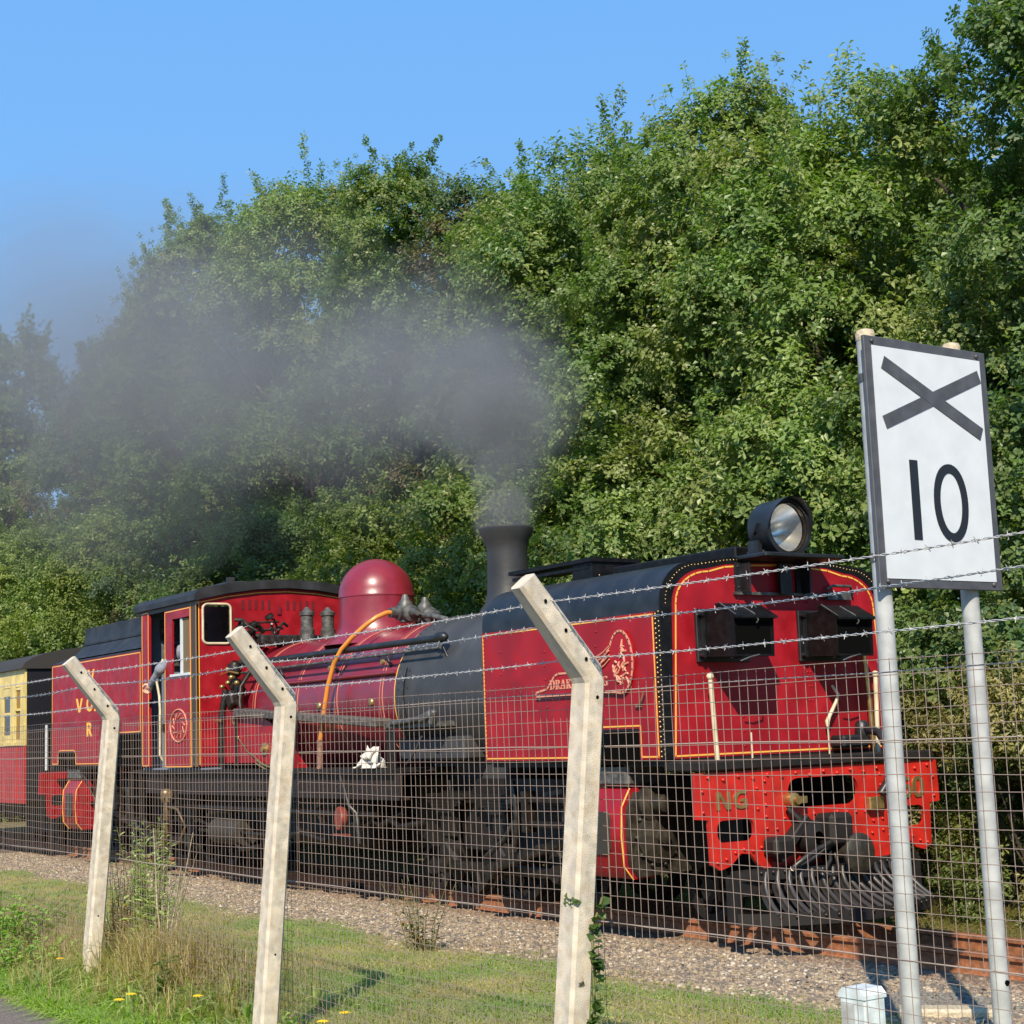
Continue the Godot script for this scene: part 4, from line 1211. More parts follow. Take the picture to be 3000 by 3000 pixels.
func build_underframe(L: Node3D):
	var b := MB.new()
	b.box(Vector3(-7.4, 1.045, 0), Vector3(6.7, 0.035, 2.38))
	b.box(Vector3(-13.0, 1.10, 0), Vector3(2.4, 0.05, 2.3))
	b.box(Vector3(-1.2, 1.10, 0), Vector3(2.4, 0.05, 2.3))
	part(L, "running_board", b, M.frame)
	for s in [1.0, -1.0]:
		b = MB.new()
		b.box(Vector3(-7.2, 0.9, s * 1.12), Vector3(6.4, 0.25, 0.03))
		b.box(Vector3(-7.2, 0.785, s * 1.09), Vector3(6.4, 0.025, 0.12))
		for k in 22: b.dome(Vector3(-10.2 + k * 0.29, 0.9, s * 1.136), Vector3(0, 0, s), 0.014)
		part(L, "bridge_girder", b, M.rust_frame)
	b = MB.new()
	b.box(Vector3(-7.0, 0.55, 0), Vector3(3.6, 0.6, 1.7), Basis(), 0.08)
	b.box(Vector3(-7.0, 0.5, 0), Vector3(13.4, 0.5, 0.6))
	part(L, "ashpan", b, M.frame)
	b = MB.new()
	var rng2 := RandomNumberGenerator.new(); rng2.seed = 4
	for k in 14:
		var x := -9.6 + k * 0.4
		var y := rng2.randf_range(0.2, 0.7)
		b.tube([Vector3(x, y, 1.0), Vector3(x + 0.2, y + rng2.randf_range(-0.1, 0.1), 1.03), Vector3(x + 0.6, y + rng2.randf_range(-0.15, 0.15), 0.98)], rng2.randf_range(0.014, 0.03), 6)
	b.tube([Vector3(-9.8, 0.62, 1.05), Vector3(-4.6, 0.62, 1.05)], 0.03, 7)
	b.tube([Vector3(-9.0, 0.35, 1.02), Vector3(-6.8, 0.35, 1.02)], 0.022, 7)
	part(L, "brake_pipes", b, M.rod)
	b = MB.new()
	b.lathe([Vector2(0.001, -0.4), Vector2(0.15, -0.39), Vector2(0.15, 0.39), Vector2(0.001, 0.4)], xf_ax(Vector3(-8.2, 0.35, 0.95)), 18)
	part(L, "air_reservoir", b, M.khaki_dark)
	b = MB.new()
	b.tube([Vector3(-9.55, 0.8, 1.16), Vector3(-9.55, 0.62, 1.2), Vector3(-9.6, 0.3, 1.2), Vector3(-9.8, 0.16, 1.15), Vector3(-10.1, 0.12, 1.1)], 0.05, 8)
	b.tube([Vector3(-9.5, 0.62, 1.22), Vector3(-9.2, 0.6, 1.22), Vector3(-9.05, 0.4, 1.18), Vector3(-9.3, 0.2, 1.15), Vector3(-9.9, 0.1, 1.1)], 0.016, 7)
	b.lathe([Vector2(0.001, 0.12), Vector2(0.05, 0.11), Vector2(0.07, 0.08), Vector2(0.07, 0.0), Vector2(0.045, -0.05), Vector2(0.001, -0.06)], Transform3D(Basis(), Vector3(-9.6, 0.72, 1.2)), 12)
	b.lathe([Vector2(0.001, 0.08), Vector2(0.05, 0.07), Vector2(0.05, 0.0), Vector2(0.001, -0.01)], Transform3D(Basis(), Vector3(-9.45, 0.68, 1.22)), 12)
	part(L, "live_injector", b, M.brass_dull)
	# side lamp, steps and stanchion
	b = MB.new()
	b.lathe([Vector2(0.001, 0.02), Vector2(0.11, 0.02), Vector2(0.12, 0.0), Vector2(0.11, -0.05)], Transform3D(Basis(Vector3(0.68, 0, 0), Vector3(0, 0, 1), Vector3(0, 1, 0)), Vector3(-5.17, 0.58, 1.16)), 18)
	b.box(Vector3(-5.17, 0.42, 1.14), Vector3(0.26, 0.02, 0.06))
	part(L, "red_disc", b, M.orange_red)
	b = MB.new()
	b.tube([Vector3(-5.12, 1.0, 1.17), Vector3(-4.98, 0.85, 1.19), Vector3(-4.92, 0.72, 1.19), Vector3(-4.8, 0.64, 1.17), Vector3(-4.78, 0.35, 1.15)], [0.014, 0.014, 0.018, 0.03, 0.02], 7)
	part(L, "steam_cock", b, M.steel)
	b = MB.new()
	b.prism(pts([-4.42, 1.06, -4.28, 1.06, -4.28, 1.4, -4.34, 1.44, -4.42, 1.44]), xf_z(1.0), 0.02)
	b.tube([Vector3(-4.42, 1.06, 1.02), Vector3(-4.42, 1.45, 1.02), Vector3(-4.28, 1.4, 1.02), Vector3(-4.28, 1.06, 1.02)], 0.011, 6)
	part(L, "stanchion", b, M.frame)
	for x in [-10.9, -9.75]:
		b = MB.new()
		b.box(Vector3(x, 0.75, 1.15), Vector3(0.03, 0.6, 0.05)); b.box(Vector3(x + 0.35, 0.75, 1.15), Vector3(0.03, 0.6, 0.05))
		for y in [0.45, 0.72]: b.box(Vector3(x + 0.175, y, 1.17), Vector3(0.4, 0.02, 0.16))
		part(L, "footstep", b, M.frame)

func build_loco():
	var L := thing("steam_locomotive", "long red and black articulated steam engine with a tall chimney, smoking behind the fence", "steam locomotive", LOCO)
	M.pale_red = mat(Color(0.62, 0.26, 0.17), 0.4)
	M.grey_black = mat(Color(0.055, 0.05, 0.05), 0.42, null, 1, 0.3)
	M.lining_dull = mat(Color(0.7, 0.25, 0.15), 0.45)
	M.gold_dull = mat(Color(0.42, 0.2, 0.06), 0.5)
	M.gold_yellow = mat(Color(0.95, 0.48, 0.06), 0.45)
	M.pink_gold = mat(Color(0.6, 0.22, 0.14), 0.45)
	M.louvre = mat(Color(0.11, 0.006, 0.01), 0.6)
	M.brown_black = mat(Color(0.05, 0.03, 0.015), 0.5)
	M.khaki = mat(Color(0.15, 0.105, 0.05), 0.6)
	M.khaki_dark = mat(Color(0.035, 0.028, 0.02), 0.7)
	M.cover = mat(Color(0.075, 0.063, 0.045), 0.5, M.frame.albedo_texture, 2.0, 0.2)
	M.rust_frame = mat(Color(0.032, 0.016, 0.011), 0.7, M.frame.albedo_texture, 1.0)
	M.orange_red = mat(Color(0.2, 0.04, 0.025), 0.5)
	M.brass_dull = mat(Color(0.4, 0.26, 0.13), 0.4, M.frame.albedo_texture, 3.0, 0.5)
	build_boiler(L)
	build_front_tank(L)
	build_front_lamps(L)
	build_headstock(L, 0.33, 1.0, true)
	build_headstock(L, -14.4, -1.0, false)
	build_cowcatcher(L)
	build_cab(L)
	build_fittings(L)
	build_rear_tank(L)
	build_engine_unit(L, 1.0, -2.5)
	build_engine_unit(L, -1.0, -11.5)
	build_underframe(L)

# ------------------------------------------------------------------ carriage, cloth, driver
func build_carriage():
	var at := LOCO
	var T := thing("railway_carriage", "cream and red wooden carriage coupled behind the engine, cut by the frame", "railway carriage", at)
	var xe := -15.05; var xb := -24.0; var hw := 1.27
	M.coach_black = mat(Color(0.008, 0.008, 0.012), 0.5)
	M.coach_roof = mat(Color(0.028, 0.026, 0.025), 0.85)
	M.window_dark = mat(Color(0.05, 0.03, 0.02), 0.15)
	M.window_amber = mat(Color(0.28, 0.16, 0.025), 0.5)
	var b := MB.new()
	b.box(Vector3((xe + xb) / 2, 1.6, 0), Vector3(xb - xe, 2.0, hw * 2 - 0.06).abs())
	part(T, "end_wall", b, M.coach_black)
	# sides: cream above, red below, real window openings set in frames
	for s in [1.0, -1.0]:
		b = MB.new()
		var poly := pts([xb, 1.44, xe, 1.44, xe, 2.6, xb, 2.6])
		var holes := []
		var cuts := []
		var wins := []
		var x := xe - 0.22
		var k := 0
		while x > xb + 0.6:
			var w := 0.24 if k % 3 == 0 else 0.34
			var y0 := 1.53 if k % 3 == 0 else 1.6
			var y1 := 2.28 if k % 3 == 0 else 2.2
			holes.append(pts([x - w, y0, x, y0, x, y1, x - w, y1])); cuts.append(x - w / 2)
			wins.append([x - w / 2, w, y0, y1, k % 3 == 0])
			x -= w + (0.28 if k % 3 == 0 else 0.2)
			k += 1
		cuts.reverse()
		b.plate(poly, holes, cuts, xf_z(hw - 0.03 if s > 0 else -hw), 0.03)
		var up := part(T, "upper_side", b, M.coach_cream)
		b = MB.new()
		for w in wins: b.box(Vector3(w[0], 2.34, s * (hw + 0.004)), Vector3(w[1], 0.02, 0.01))
		b.box(Vector3((xe + xb) / 2, 1.46, s * (hw + 0.01)), Vector3(absf(xb - xe), 0.05, 0.03))
		part(up, "moulding", b, M.coach_cream)
		for w in wins:
			b = MB.new()
			b.box(Vector3(w[0], (w[2] + w[3]) / 2, s * (hw - 0.02)), Vector3(w[1], w[3] - w[2], 0.01))
			var wn := part(up, "window", b, M.window_amber if w[4] else M.window_dark)
			b = MB.new()
			b.box(Vector3(w[0], lerpf(w[2], w[3], 0.55 if not w[4] else 0.6), s * (hw - 0.005)), Vector3(w[1], 0.035, 0.03))
			part(wn, "glazing_bar", b, M.coach_cream)
		b = MB.new()
		b.box(Vector3((xe + xb) / 2, 1.0, s * (hw - 0.012)), Vector3(absf(xb - xe), 0.87, 0.03))
		var low := part(T, "lower_side", b, M.coach_red)
		b = MB.new()
		for j in 7: b.box(Vector3(xe - 0.35 - j * 1.2, 1.0, s * (hw + 0.006)), Vector3(0.03, 0.86, 0.012))
		part(low, "panel_strip", b, M.coach_red)
	b = MB.new()
	var rp := PackedVector2Array()
	for k in 13:
		var t := PI * k / 12
		rp.append(Vector2(-cos(t) * 1.33, 2.59 + sin(t) * 0.34))
	b.prism(rp, xf_x(xb), absf(xb - xe) + 0.04, 0.85)
	part(T, "carriage_roof", b, M.coach_roof)
	b = MB.new()
	b.box(Vector3((xe + xb) / 2, 0.45, 0), Vector3(absf(xb - xe), 0.25, 1.6))
	b.box(Vector3(xe - 1.6, 0.2, 0), Vector3(1.6, 0.3, 1.0))
	b.tube([Vector3(xe, 0.5, 0.0), Vector3(xe + 0.6, 0.5, 0.0)], 0.08, 8)
	part(T, "underframe", b, M.frame)
	for s in [1.0, -1.0]:
		for x in [xe - 1.1, xe - 2.1]: wheel(T, "wheel", x, 0.1, 0.25, s * 0.36)
	b = MB.new()
	b.tube([Vector3(xe + 0.05, 1.05, 0.95), Vector3(xe + 0.05, 1.73, 0.95)], 0.02, 7)
	part(T, "end_handrail", b, M.sign_white)

func build_cloth():
	var b := MB.new()
	var at := LOCO + Vector3(-4.6, 1.075, 1.12)
	var n := 14
	var g := []
	for i in n + 1:
		for j in n + 1:
			var u := i / float(n) * 2 - 1; var v := j / float(n) * 2 - 1
			var r := sqrt(u * u + v * v)
			var y := maxf(0.0, 0.17 * (1 - r) + 0.03 * sin(u * 7 + v * 3) + 0.02 * sin(v * 13 - u * 5)) * (1.2 if u > 0 else 0.8)
			g.append(at + Vector3(u * 0.24, y, v * 0.09 + 0.03 * sin(u * 9)))
	for i in n:
		for j in n:
			var a: Vector3 = g[i * (n + 1) + j]; var c: Vector3 = g[(i + 1) * (n + 1) + j]; var d: Vector3 = g[(i + 1) * (n + 1) + j + 1]; var e: Vector3 = g[i * (n + 1) + j + 1]
			var nn := (e - a).cross(c - a).normalized()
			b.flat(a, c, d, nn); b.flat(a, d, e, nn)
	for k in 4: b.tube([at + Vector3(0.1 + k * 0.03, 0.05, 0.05), at + Vector3(0.12 + k * 0.03, 0.19, 0.02), at + Vector3(0.02 + k * 0.04, 0.1, 0.09)], [0.03, 0.02, 0.03], 7)
	solo("crumpled_cloth", b, M.cloth, "crumpled off-white rag lying on the running board below the boiler", "cloth")

func field_mesh(b: MB, bones: Array, cell: float, soft: float):
	# bones: [from, to, r0, r1]; one continuous surface by surface nets
	var lo := Vector3.ONE * 1e9; var hi := -lo
	for s in bones:
		for p in [s[0], s[1]]:
			var r := maxf(s[2], s[3]) + cell * 2
			lo = lo.min(p - Vector3.ONE * r); hi = hi.max(p + Vector3.ONE * r)
	var n := Vector3i(((hi - lo) / cell).ceil()) + Vector3i.ONE
	var f := PackedFloat32Array(); f.resize(n.x * n.y * n.z); f.fill(9.0)
	var id := func(x: int, y: int, z: int) -> int: return (z * n.y + y) * n.x + x
	for s in bones:
		var a: Vector3 = s[0]; var d: Vector3 = s[1] - a; var l2 := maxf(d.length_squared(), 1e-9)
		var reach: float = maxf(s[2], s[3]) + soft * 2 + cell
		var i0 := Vector3i(((a.min(s[1]) - Vector3.ONE * reach - lo) / cell).floor()).clamp(Vector3i.ZERO, n - Vector3i.ONE)
		var i1 := Vector3i(((a.max(s[1]) + Vector3.ONE * reach - lo) / cell).ceil()).clamp(Vector3i.ZERO, n - Vector3i.ONE)
		for z in range(i0.z, i1.z + 1):
			for y in range(i0.y, i1.y + 1):
				for x in range(i0.x, i1.x + 1):
					var p := lo + Vector3(x, y, z) * cell
					var t := clampf((p - a).dot(d) / l2, 0, 1)
					var v: float = p.distance_to(a + d * t) - lerpf(s[2], s[3], t)
					var k: int = (z * n.y + y) * n.x + x
					var o := f[k]
					var h := maxf(soft - absf(o - v), 0.0) / soft
					f[k] = minf(o, v) - h * h * soft * 0.25
	var vert := {}
	var vp := PackedVector3Array()
	for z in n.z - 1:
		for y in n.y - 1:
			for x in n.x - 1:
				var c := []
				var neg := 0
				for q in 8:
					var w: float = f[((z + (q >> 2)) * n.y + y + ((q >> 1) & 1)) * n.x + x + (q & 1)]
					c.append(w)
					if w < 0: neg += 1
				if neg == 0 or neg == 8: continue
				var sum := Vector3.ZERO; var cnt := 0
				for e in [[0, 1], [2, 3], [4, 5], [6, 7], [0, 2], [1, 3], [4, 6], [5, 7], [0, 4], [1, 5], [2, 6], [3, 7]]:
					if (c[e[0]] < 0) != (c[e[1]] < 0):
						var t: float = c[e[0]] / (c[e[0]] - c[e[1]])
						var p0 := Vector3(e[0] & 1, (e[0] >> 1) & 1, e[0] >> 2); var p1 := Vector3(e[1] & 1, (e[1] >> 1) & 1, e[1] >> 2)
						sum += p0.lerp(p1, t); cnt += 1
				vert[(z * n.y + y) * n.x + x] = vp.size()
				vp.append(lo + (Vector3(x, y, z) + sum / cnt) * cell)
	var nr := PackedVector3Array()
	for p in vp:
		var q := (p - lo) / cell
		var i := Vector3i(q.round()).clamp(Vector3i.ONE, n - Vector3i.ONE * 2)
		var k: int = (i.z * n.y + i.y) * n.x + i.x
		nr.append(Vector3(f[k + 1] - f[k - 1], f[k + n.x] - f[k - n.x], f[k + n.x * n.y] - f[k - n.x * n.y]).normalized())
	for z in range(1, n.z - 1):
		for y in range(1, n.y - 1):
			for x in range(1, n.x - 1):
				var k: int = (z * n.y + y) * n.x + x
				for ax in 3:
					var st: int = [1, n.x, n.x * n.y][ax]
					if (f[k] < 0) == (f[k + st] < 0): continue
					var u: int = [n.x, n.x * n.y, 1][ax]; var w: int = [n.x * n.y, 1, n.x][ax]
					var q := [k, k - u, k - u - w, k - w]
					if not (vert.has(q[0]) and vert.has(q[1]) and vert.has(q[2]) and vert.has(q[3])): continue
					var i := [vert[q[0]], vert[q[1]], vert[q[2]], vert[q[3]]]
					b.tri(vp[i[0]], vp[i[1]], vp[i[2]], nr[i[0]], nr[i[1]], nr[i[2]])
					b.tri(vp[i[0]], vp[i[2]], vp[i[3]], nr[i[0]], nr[i[2]], nr[i[3]])

func build_driver():
	# stands inside the cab behind the door, right arm hanging out through the opening
	var P := thing("person", "engine driver in a pale shirt standing in the cab doorway, arm hanging out", "person", LOCO)
	var hip := Vector3(-9.42, 1.98, 0.8); var neck := Vector3(-9.40, 2.56, 0.86)
	var sh := Vector3(-9.46, 2.5, 1.04); var sh2 := Vector3(-9.36, 2.5, 0.66)
	var el := Vector3(-9.66, 2.30, 1.24); var wr := Vector3(-9.9, 2.12, 1.27)
	var b := MB.new()
	field_mesh(b, [
		[hip, hip + Vector3(0, 0.18, 0), 0.15, 0.14], [hip + Vector3(0, 0.18, 0), neck + Vector3(0, -0.16, 0), 0.15, 0.155],
		[neck + Vector3(0, -0.1, 0), neck + Vector3(0.01, 0.03, 0), 0.11, 0.055], [sh, sh2, 0.085, 0.085],
		[sh, el, 0.07, 0.055], [el, wr, 0.055, 0.04],
		[sh2, Vector3(-9.2, 2.22, 0.6), 0.07, 0.055], [Vector3(-9.2, 2.22, 0.6), Vector3(-8.98, 2.3, 0.66), 0.052, 0.04],
	], 0.016, 0.05)
	var body := MeshInstance3D.new(); body.name = "body"; body.mesh = b.mesh(M.shirt); P.add_child(body)
	b = MB.new()
	for z in [0.72, 0.9]:
		field_mesh(b, [[hip + Vector3(0, 0, z - 0.8), Vector3(-9.4, 1.5, z), 0.105, 0.075], [Vector3(-9.4, 1.5, z), Vector3(-9.44, 1.14, z), 0.072, 0.05], [Vector3(-9.46, 1.12, z), Vector3(-9.28, 1.115, z), 0.045, 0.04]], 0.02, 0.04)
	part(P, "trousers", b, M.navy)
	b = MB.new()
	var hc := neck + Vector3(0.03, 0.155, 0)
	field_mesh(b, [[hc + Vector3(-0.02, 0.02, 0), hc + Vector3(0.015, 0.02, 0), 0.092, 0.088], [hc + Vector3(0.03, -0.03, 0), hc + Vector3(0.045, -0.07, 0), 0.068, 0.05], [neck, hc, 0.055, 0.06],
		[hc + Vector3(0.1, 0.015, 0), hc + Vector3(0.118, -0.02, 0), 0.012, 0.017], [hc + Vector3(0.0, 0.0, 0.09), hc + Vector3(-0.01, -0.03, 0.09), 0.02, 0.014], [hc + Vector3(0.0, 0.0, -0.09), hc + Vector3(-0.01, -0.03, -0.09), 0.02, 0.014],
		[hc + Vector3(0.085, -0.055, 0.02), hc + Vector3(0.085, -0.055, -0.02), 0.014, 0.014], [hc + Vector3(0.085, 0.04, 0.05), hc + Vector3(0.085, 0.04, -0.05), 0.014, 0.014]], 0.009, 0.02)
	part(P, "head", b, M.skin)
	b = MB.new()
	b.ball(hc + Vector3(0.087, 0.018, 0.033), Vector3(0.011, 0.009, 0.013), 8); b.ball(hc + Vector3(0.087, 0.018, -0.033), Vector3(0.011, 0.009, 0.013), 8)
	part(P, "eyes", b, M.dark_in)
	b = MB.new()
	b.lathe([Vector2(0.1, 0.0), Vector2(0.105, 0.03), Vector2(0.12, 0.06), Vector2(0.1, 0.085), Vector2(0.001, 0.09)], Transform3D(Basis(Vector3(0, 0, 1), -0.1), hc + Vector3(-0.01, 0.05, 0)), 20)
	b.box(hc + Vector3(0.11, 0.055, 0), Vector3(0.08, 0.01, 0.14), Basis(Vector3(0, 0, 1), -0.2), 0.004)
	part(P, "cap", b, M.navy)
	# hand, five fingers loosely curled
	b = MB.new()
	var d := (wr - el).normalized()
	var side := Vector3(0.55, 0.75, 0.2); side = (side - d * side.dot(d)).normalized()
	var out := d.cross(side)
	var bones := [[wr, wr + d * 0.05, 0.03, 0.034], [wr + d * 0.04 + side * 0.016, wr + d * 0.095 + side * 0.026, 0.026, 0.02], [wr + d * 0.04 - side * 0.016, wr + d * 0.09 - side * 0.028, 0.026, 0.019]]
	var ln := [0.072, 0.08, 0.074, 0.06]
	for k in 4:
		var r0: Vector3 = wr + d * 0.092 + side * (0.033 - k * 0.022)
		var k1: Vector3 = r0 + (d * 0.85 - out * 0.5).normalized() * ln[k] * 0.5
		var k2: Vector3 = k1 + (d * 0.2 - out * 0.95).normalized() * ln[k] * 0.33
		bones.append([r0, k1, 0.0115, 0.0105]); bones.append([k1, k2, 0.0105, 0.009]); bones.append([k2, k2 + (-d * 0.6 - out * 0.7).normalized() * ln[k] * 0.25, 0.009, 0.008])
	var tb := wr + d * 0.03 + side * 0.03
	bones.append([tb, tb + (d * 0.5 + side * 0.75 - out * 0.3) * 0.045, 0.016, 0.013]); bones.append([tb + (d * 0.5 + side * 0.75 - out * 0.3) * 0.045, tb + (d * 0.5 + side * 0.75 - out * 0.3) * 0.045 + (d * 0.8 + side * 0.1 - out * 0.5) * 0.035, 0.012, 0.01])
	field_mesh(b, bones, 0.006, 0.008)
	part(P, "hand", b, M.skin)

# ------------------------------------------------------------------ ground and track
func sheet(b: MB, x0: float, x1: float, z0: float, z1: float, y: float, step := 0.5, amp := 0.03):
	var n := FastNoiseLite.new(); n.seed = 11; n.frequency = 0.6
	var nx := int((x1 - x0) / step); var nz := int((z1 - z0) / step)
	var h := func(i: int, j: int) -> Vector3:
		var p := Vector3(x0 + (x1 - x0) * i / nx, y, z0 + (z1 - z0) * j / nz)
		p.y += n.get_noise_2d(p.x, p.z) * amp
		return p
	for i in nx:
		for j in nz:
			var a: Vector3 = h.call(i, j); var c: Vector3 = h.call(i + 1, j); var d: Vector3 = h.call(i + 1, j + 1); var e: Vector3 = h.call(i, j + 1)
			var nn := (e - a).cross(c - a).normalized()
			if nn.y < 0: nn = -nn
			b.flat(a, c, d, nn); b.flat(a, d, e, nn)

func build_ground():
	var b := MB.new()
	b.quad(Vector3(-400, -0.13, -400), Vector3(400, -0.13, -400), Vector3(400, -0.13, 400), Vector3(-400, -0.13, 400), Vector3.UP)
	solo("ground", b, M.ground, "earth under the grass verge and the wood", "ground", "", "structure")
	solo("path", path_mesh(), M.path, "grey tarmac footpath at the bottom left corner, grass along its edge", "path", "", "structure")
	b = MB.new()
	for i in 160:
		var x0 := -44.0 + i * 0.35; var x1 := x0 + 0.352
		var prof := [[-6.35, -0.105], [-6.7, -0.085], [-7.3, -0.078], [-8.0, -0.085], [-9.4, -0.085], [-10.1, -0.11]]
		for k in 5:
			b.quad(Vector3(x0, prof[k][1], prof[k][0]), Vector3(x1, prof[k][1], prof[k][0]), Vector3(x1, prof[k + 1][1], prof[k + 1][0]), Vector3(x0, prof[k + 1][1], prof[k + 1][0]), Vector3.UP)
	solo("ballast_bed", b, M.ballast, "bed of tan stone ballast under the rails", "ballast", "", "structure")
	# loose stones
	var xs := []; var cs := []
	var r := RandomNumberGenerator.new(); r.seed = 21
	for k in 130000:
		var x := -4.0 - 22.0 * pow(r.randf(), 1.25); var z := r.randf_range(-8.15, -6.25)
		if r.randf() < 0.2: z = r.randf_range(-9.9, -8.3)
		if z > -6.55 and r.randf() > (-6.2 - z) / 0.4 + 0.1 * sin(x * 3.0): continue
		if absf(z + 8.28) < 0.1 or absf(z + 8.92) < 0.1: continue
		var s := r.randf_range(0.010, 0.021)
		var bs := Basis.from_euler(Vector3(r.randf() * TAU, r.randf() * TAU, r.randf() * TAU)).scaled(Vector3(s * r.randf_range(0.8, 1.5), s * r.randf_range(0.5, 0.9), s * r.randf_range(0.8, 1.3)))
		xs.append(Transform3D(bs, Vector3(x, -0.08 + r.randf_range(-0.008, 0.012) - (0.015 if z > -6.6 or z < -7.9 else 0.0), z)))
		var t := r.randf()
		var c := Color(0.22, 0.165, 0.11).lerp(Color(0.36, 0.275, 0.18), t)
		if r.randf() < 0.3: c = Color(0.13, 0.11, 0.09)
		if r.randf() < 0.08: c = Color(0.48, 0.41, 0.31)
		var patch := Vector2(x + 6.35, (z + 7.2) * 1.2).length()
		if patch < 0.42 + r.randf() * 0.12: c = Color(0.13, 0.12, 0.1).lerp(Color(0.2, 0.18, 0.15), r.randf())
		if z < -7.85: c = c.lerp(Color(0.16, 0.08, 0.045), 0.45)
		cs.append(c)
	var sb := MB.new()
	sb.ball(Vector3.ZERO, Vector3.ONE, 6)
	for i in sb.V.size(): sb.V[i] *= 0.8 + 0.35 * absf(sin(sb.V[i].x * 5.0 + sb.V[i].y * 9.0 + sb.V[i].z * 3.0))
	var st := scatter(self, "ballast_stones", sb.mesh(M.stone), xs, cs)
	tag(st, "loose tan and grey ballast stones beside the rails", "stones")
	# rails
	var prof := pts([-0.06, -0.10, 0.06, -0.10, 0.06, -0.092, 0.014, -0.078, 0.01, -0.065, 0.01, 0.018, 0.03, 0.028, 0.03, 0.05, 0.022, 0.058, -0.022, 0.058, -0.03, 0.05, -0.03, 0.028, -0.01, 0.018, -0.01, -0.065, -0.014, -0.078, -0.06, -0.092])
	for rr in [[-8.28, "nearer rusty rail in front of the engine wheels"], [-8.92, "farther rusty rail behind the nearer one, by the hedge"]]:
		b = MB.new()
		b.prism(prof, Transform3D(Basis(Vector3(0, 0, -1), Vector3(0, 1, 0), Vector3(1, 0, 0)), Vector3(-42, 0, rr[0])), 46)
		var t := thing("rail", rr[1], "rail", Vector3.ZERO, "rails of the track")
		part(t, "rail_section", b, M.rail)
		b = MB.new()
		b.box(Vector3(-19, 0.0595, rr[0]), Vector3(46, 0.003, 0.036))
		part(t, "worn_top", b, M.railtop)
		for fx in [-6.35, -15.3]:
			b = MB.new()
			b.box(Vector3(fx, -0.02, rr[0] + 0.02), Vector3(0.34, 0.075, 0.022), Basis(), 0.004)
			for k in 4: b.lathe([Vector2(0.001, 0.03), Vector2(0.014, 0.03), Vector2(0.014, 0.0)], xf_az(Vector3(fx - 0.12 + k * 0.08, -0.02, rr[0] + 0.03)), 6)
			part(t, "fishplate", b, M.frame)

func path_mesh() -> MB:
	var b := MB.new()
	var n := FastNoiseLite.new(); n.seed = 5; n.frequency = 0.9
	for i in 240:
		var x0 := -50.0 + i * 0.25; var x1 := x0 + 0.25
		var e0 := -3.27 + n.get_noise_1d(x0) * 0.1; var e1 := -3.27 + n.get_noise_1d(x1) * 0.1
		b.quad(Vector3(x0, -0.055, e0), Vector3(x1, -0.055, e1), Vector3(x1, -0.04, 6), Vector3(x0, -0.04, 6), Vector3.UP)
		b.quad(Vector3(x0, -0.13, e0), Vector3(x1, -0.13, e1), Vector3(x1, -0.055, e1), Vector3(x0, -0.055, e0), Vector3(0, 0, -1))
	return b

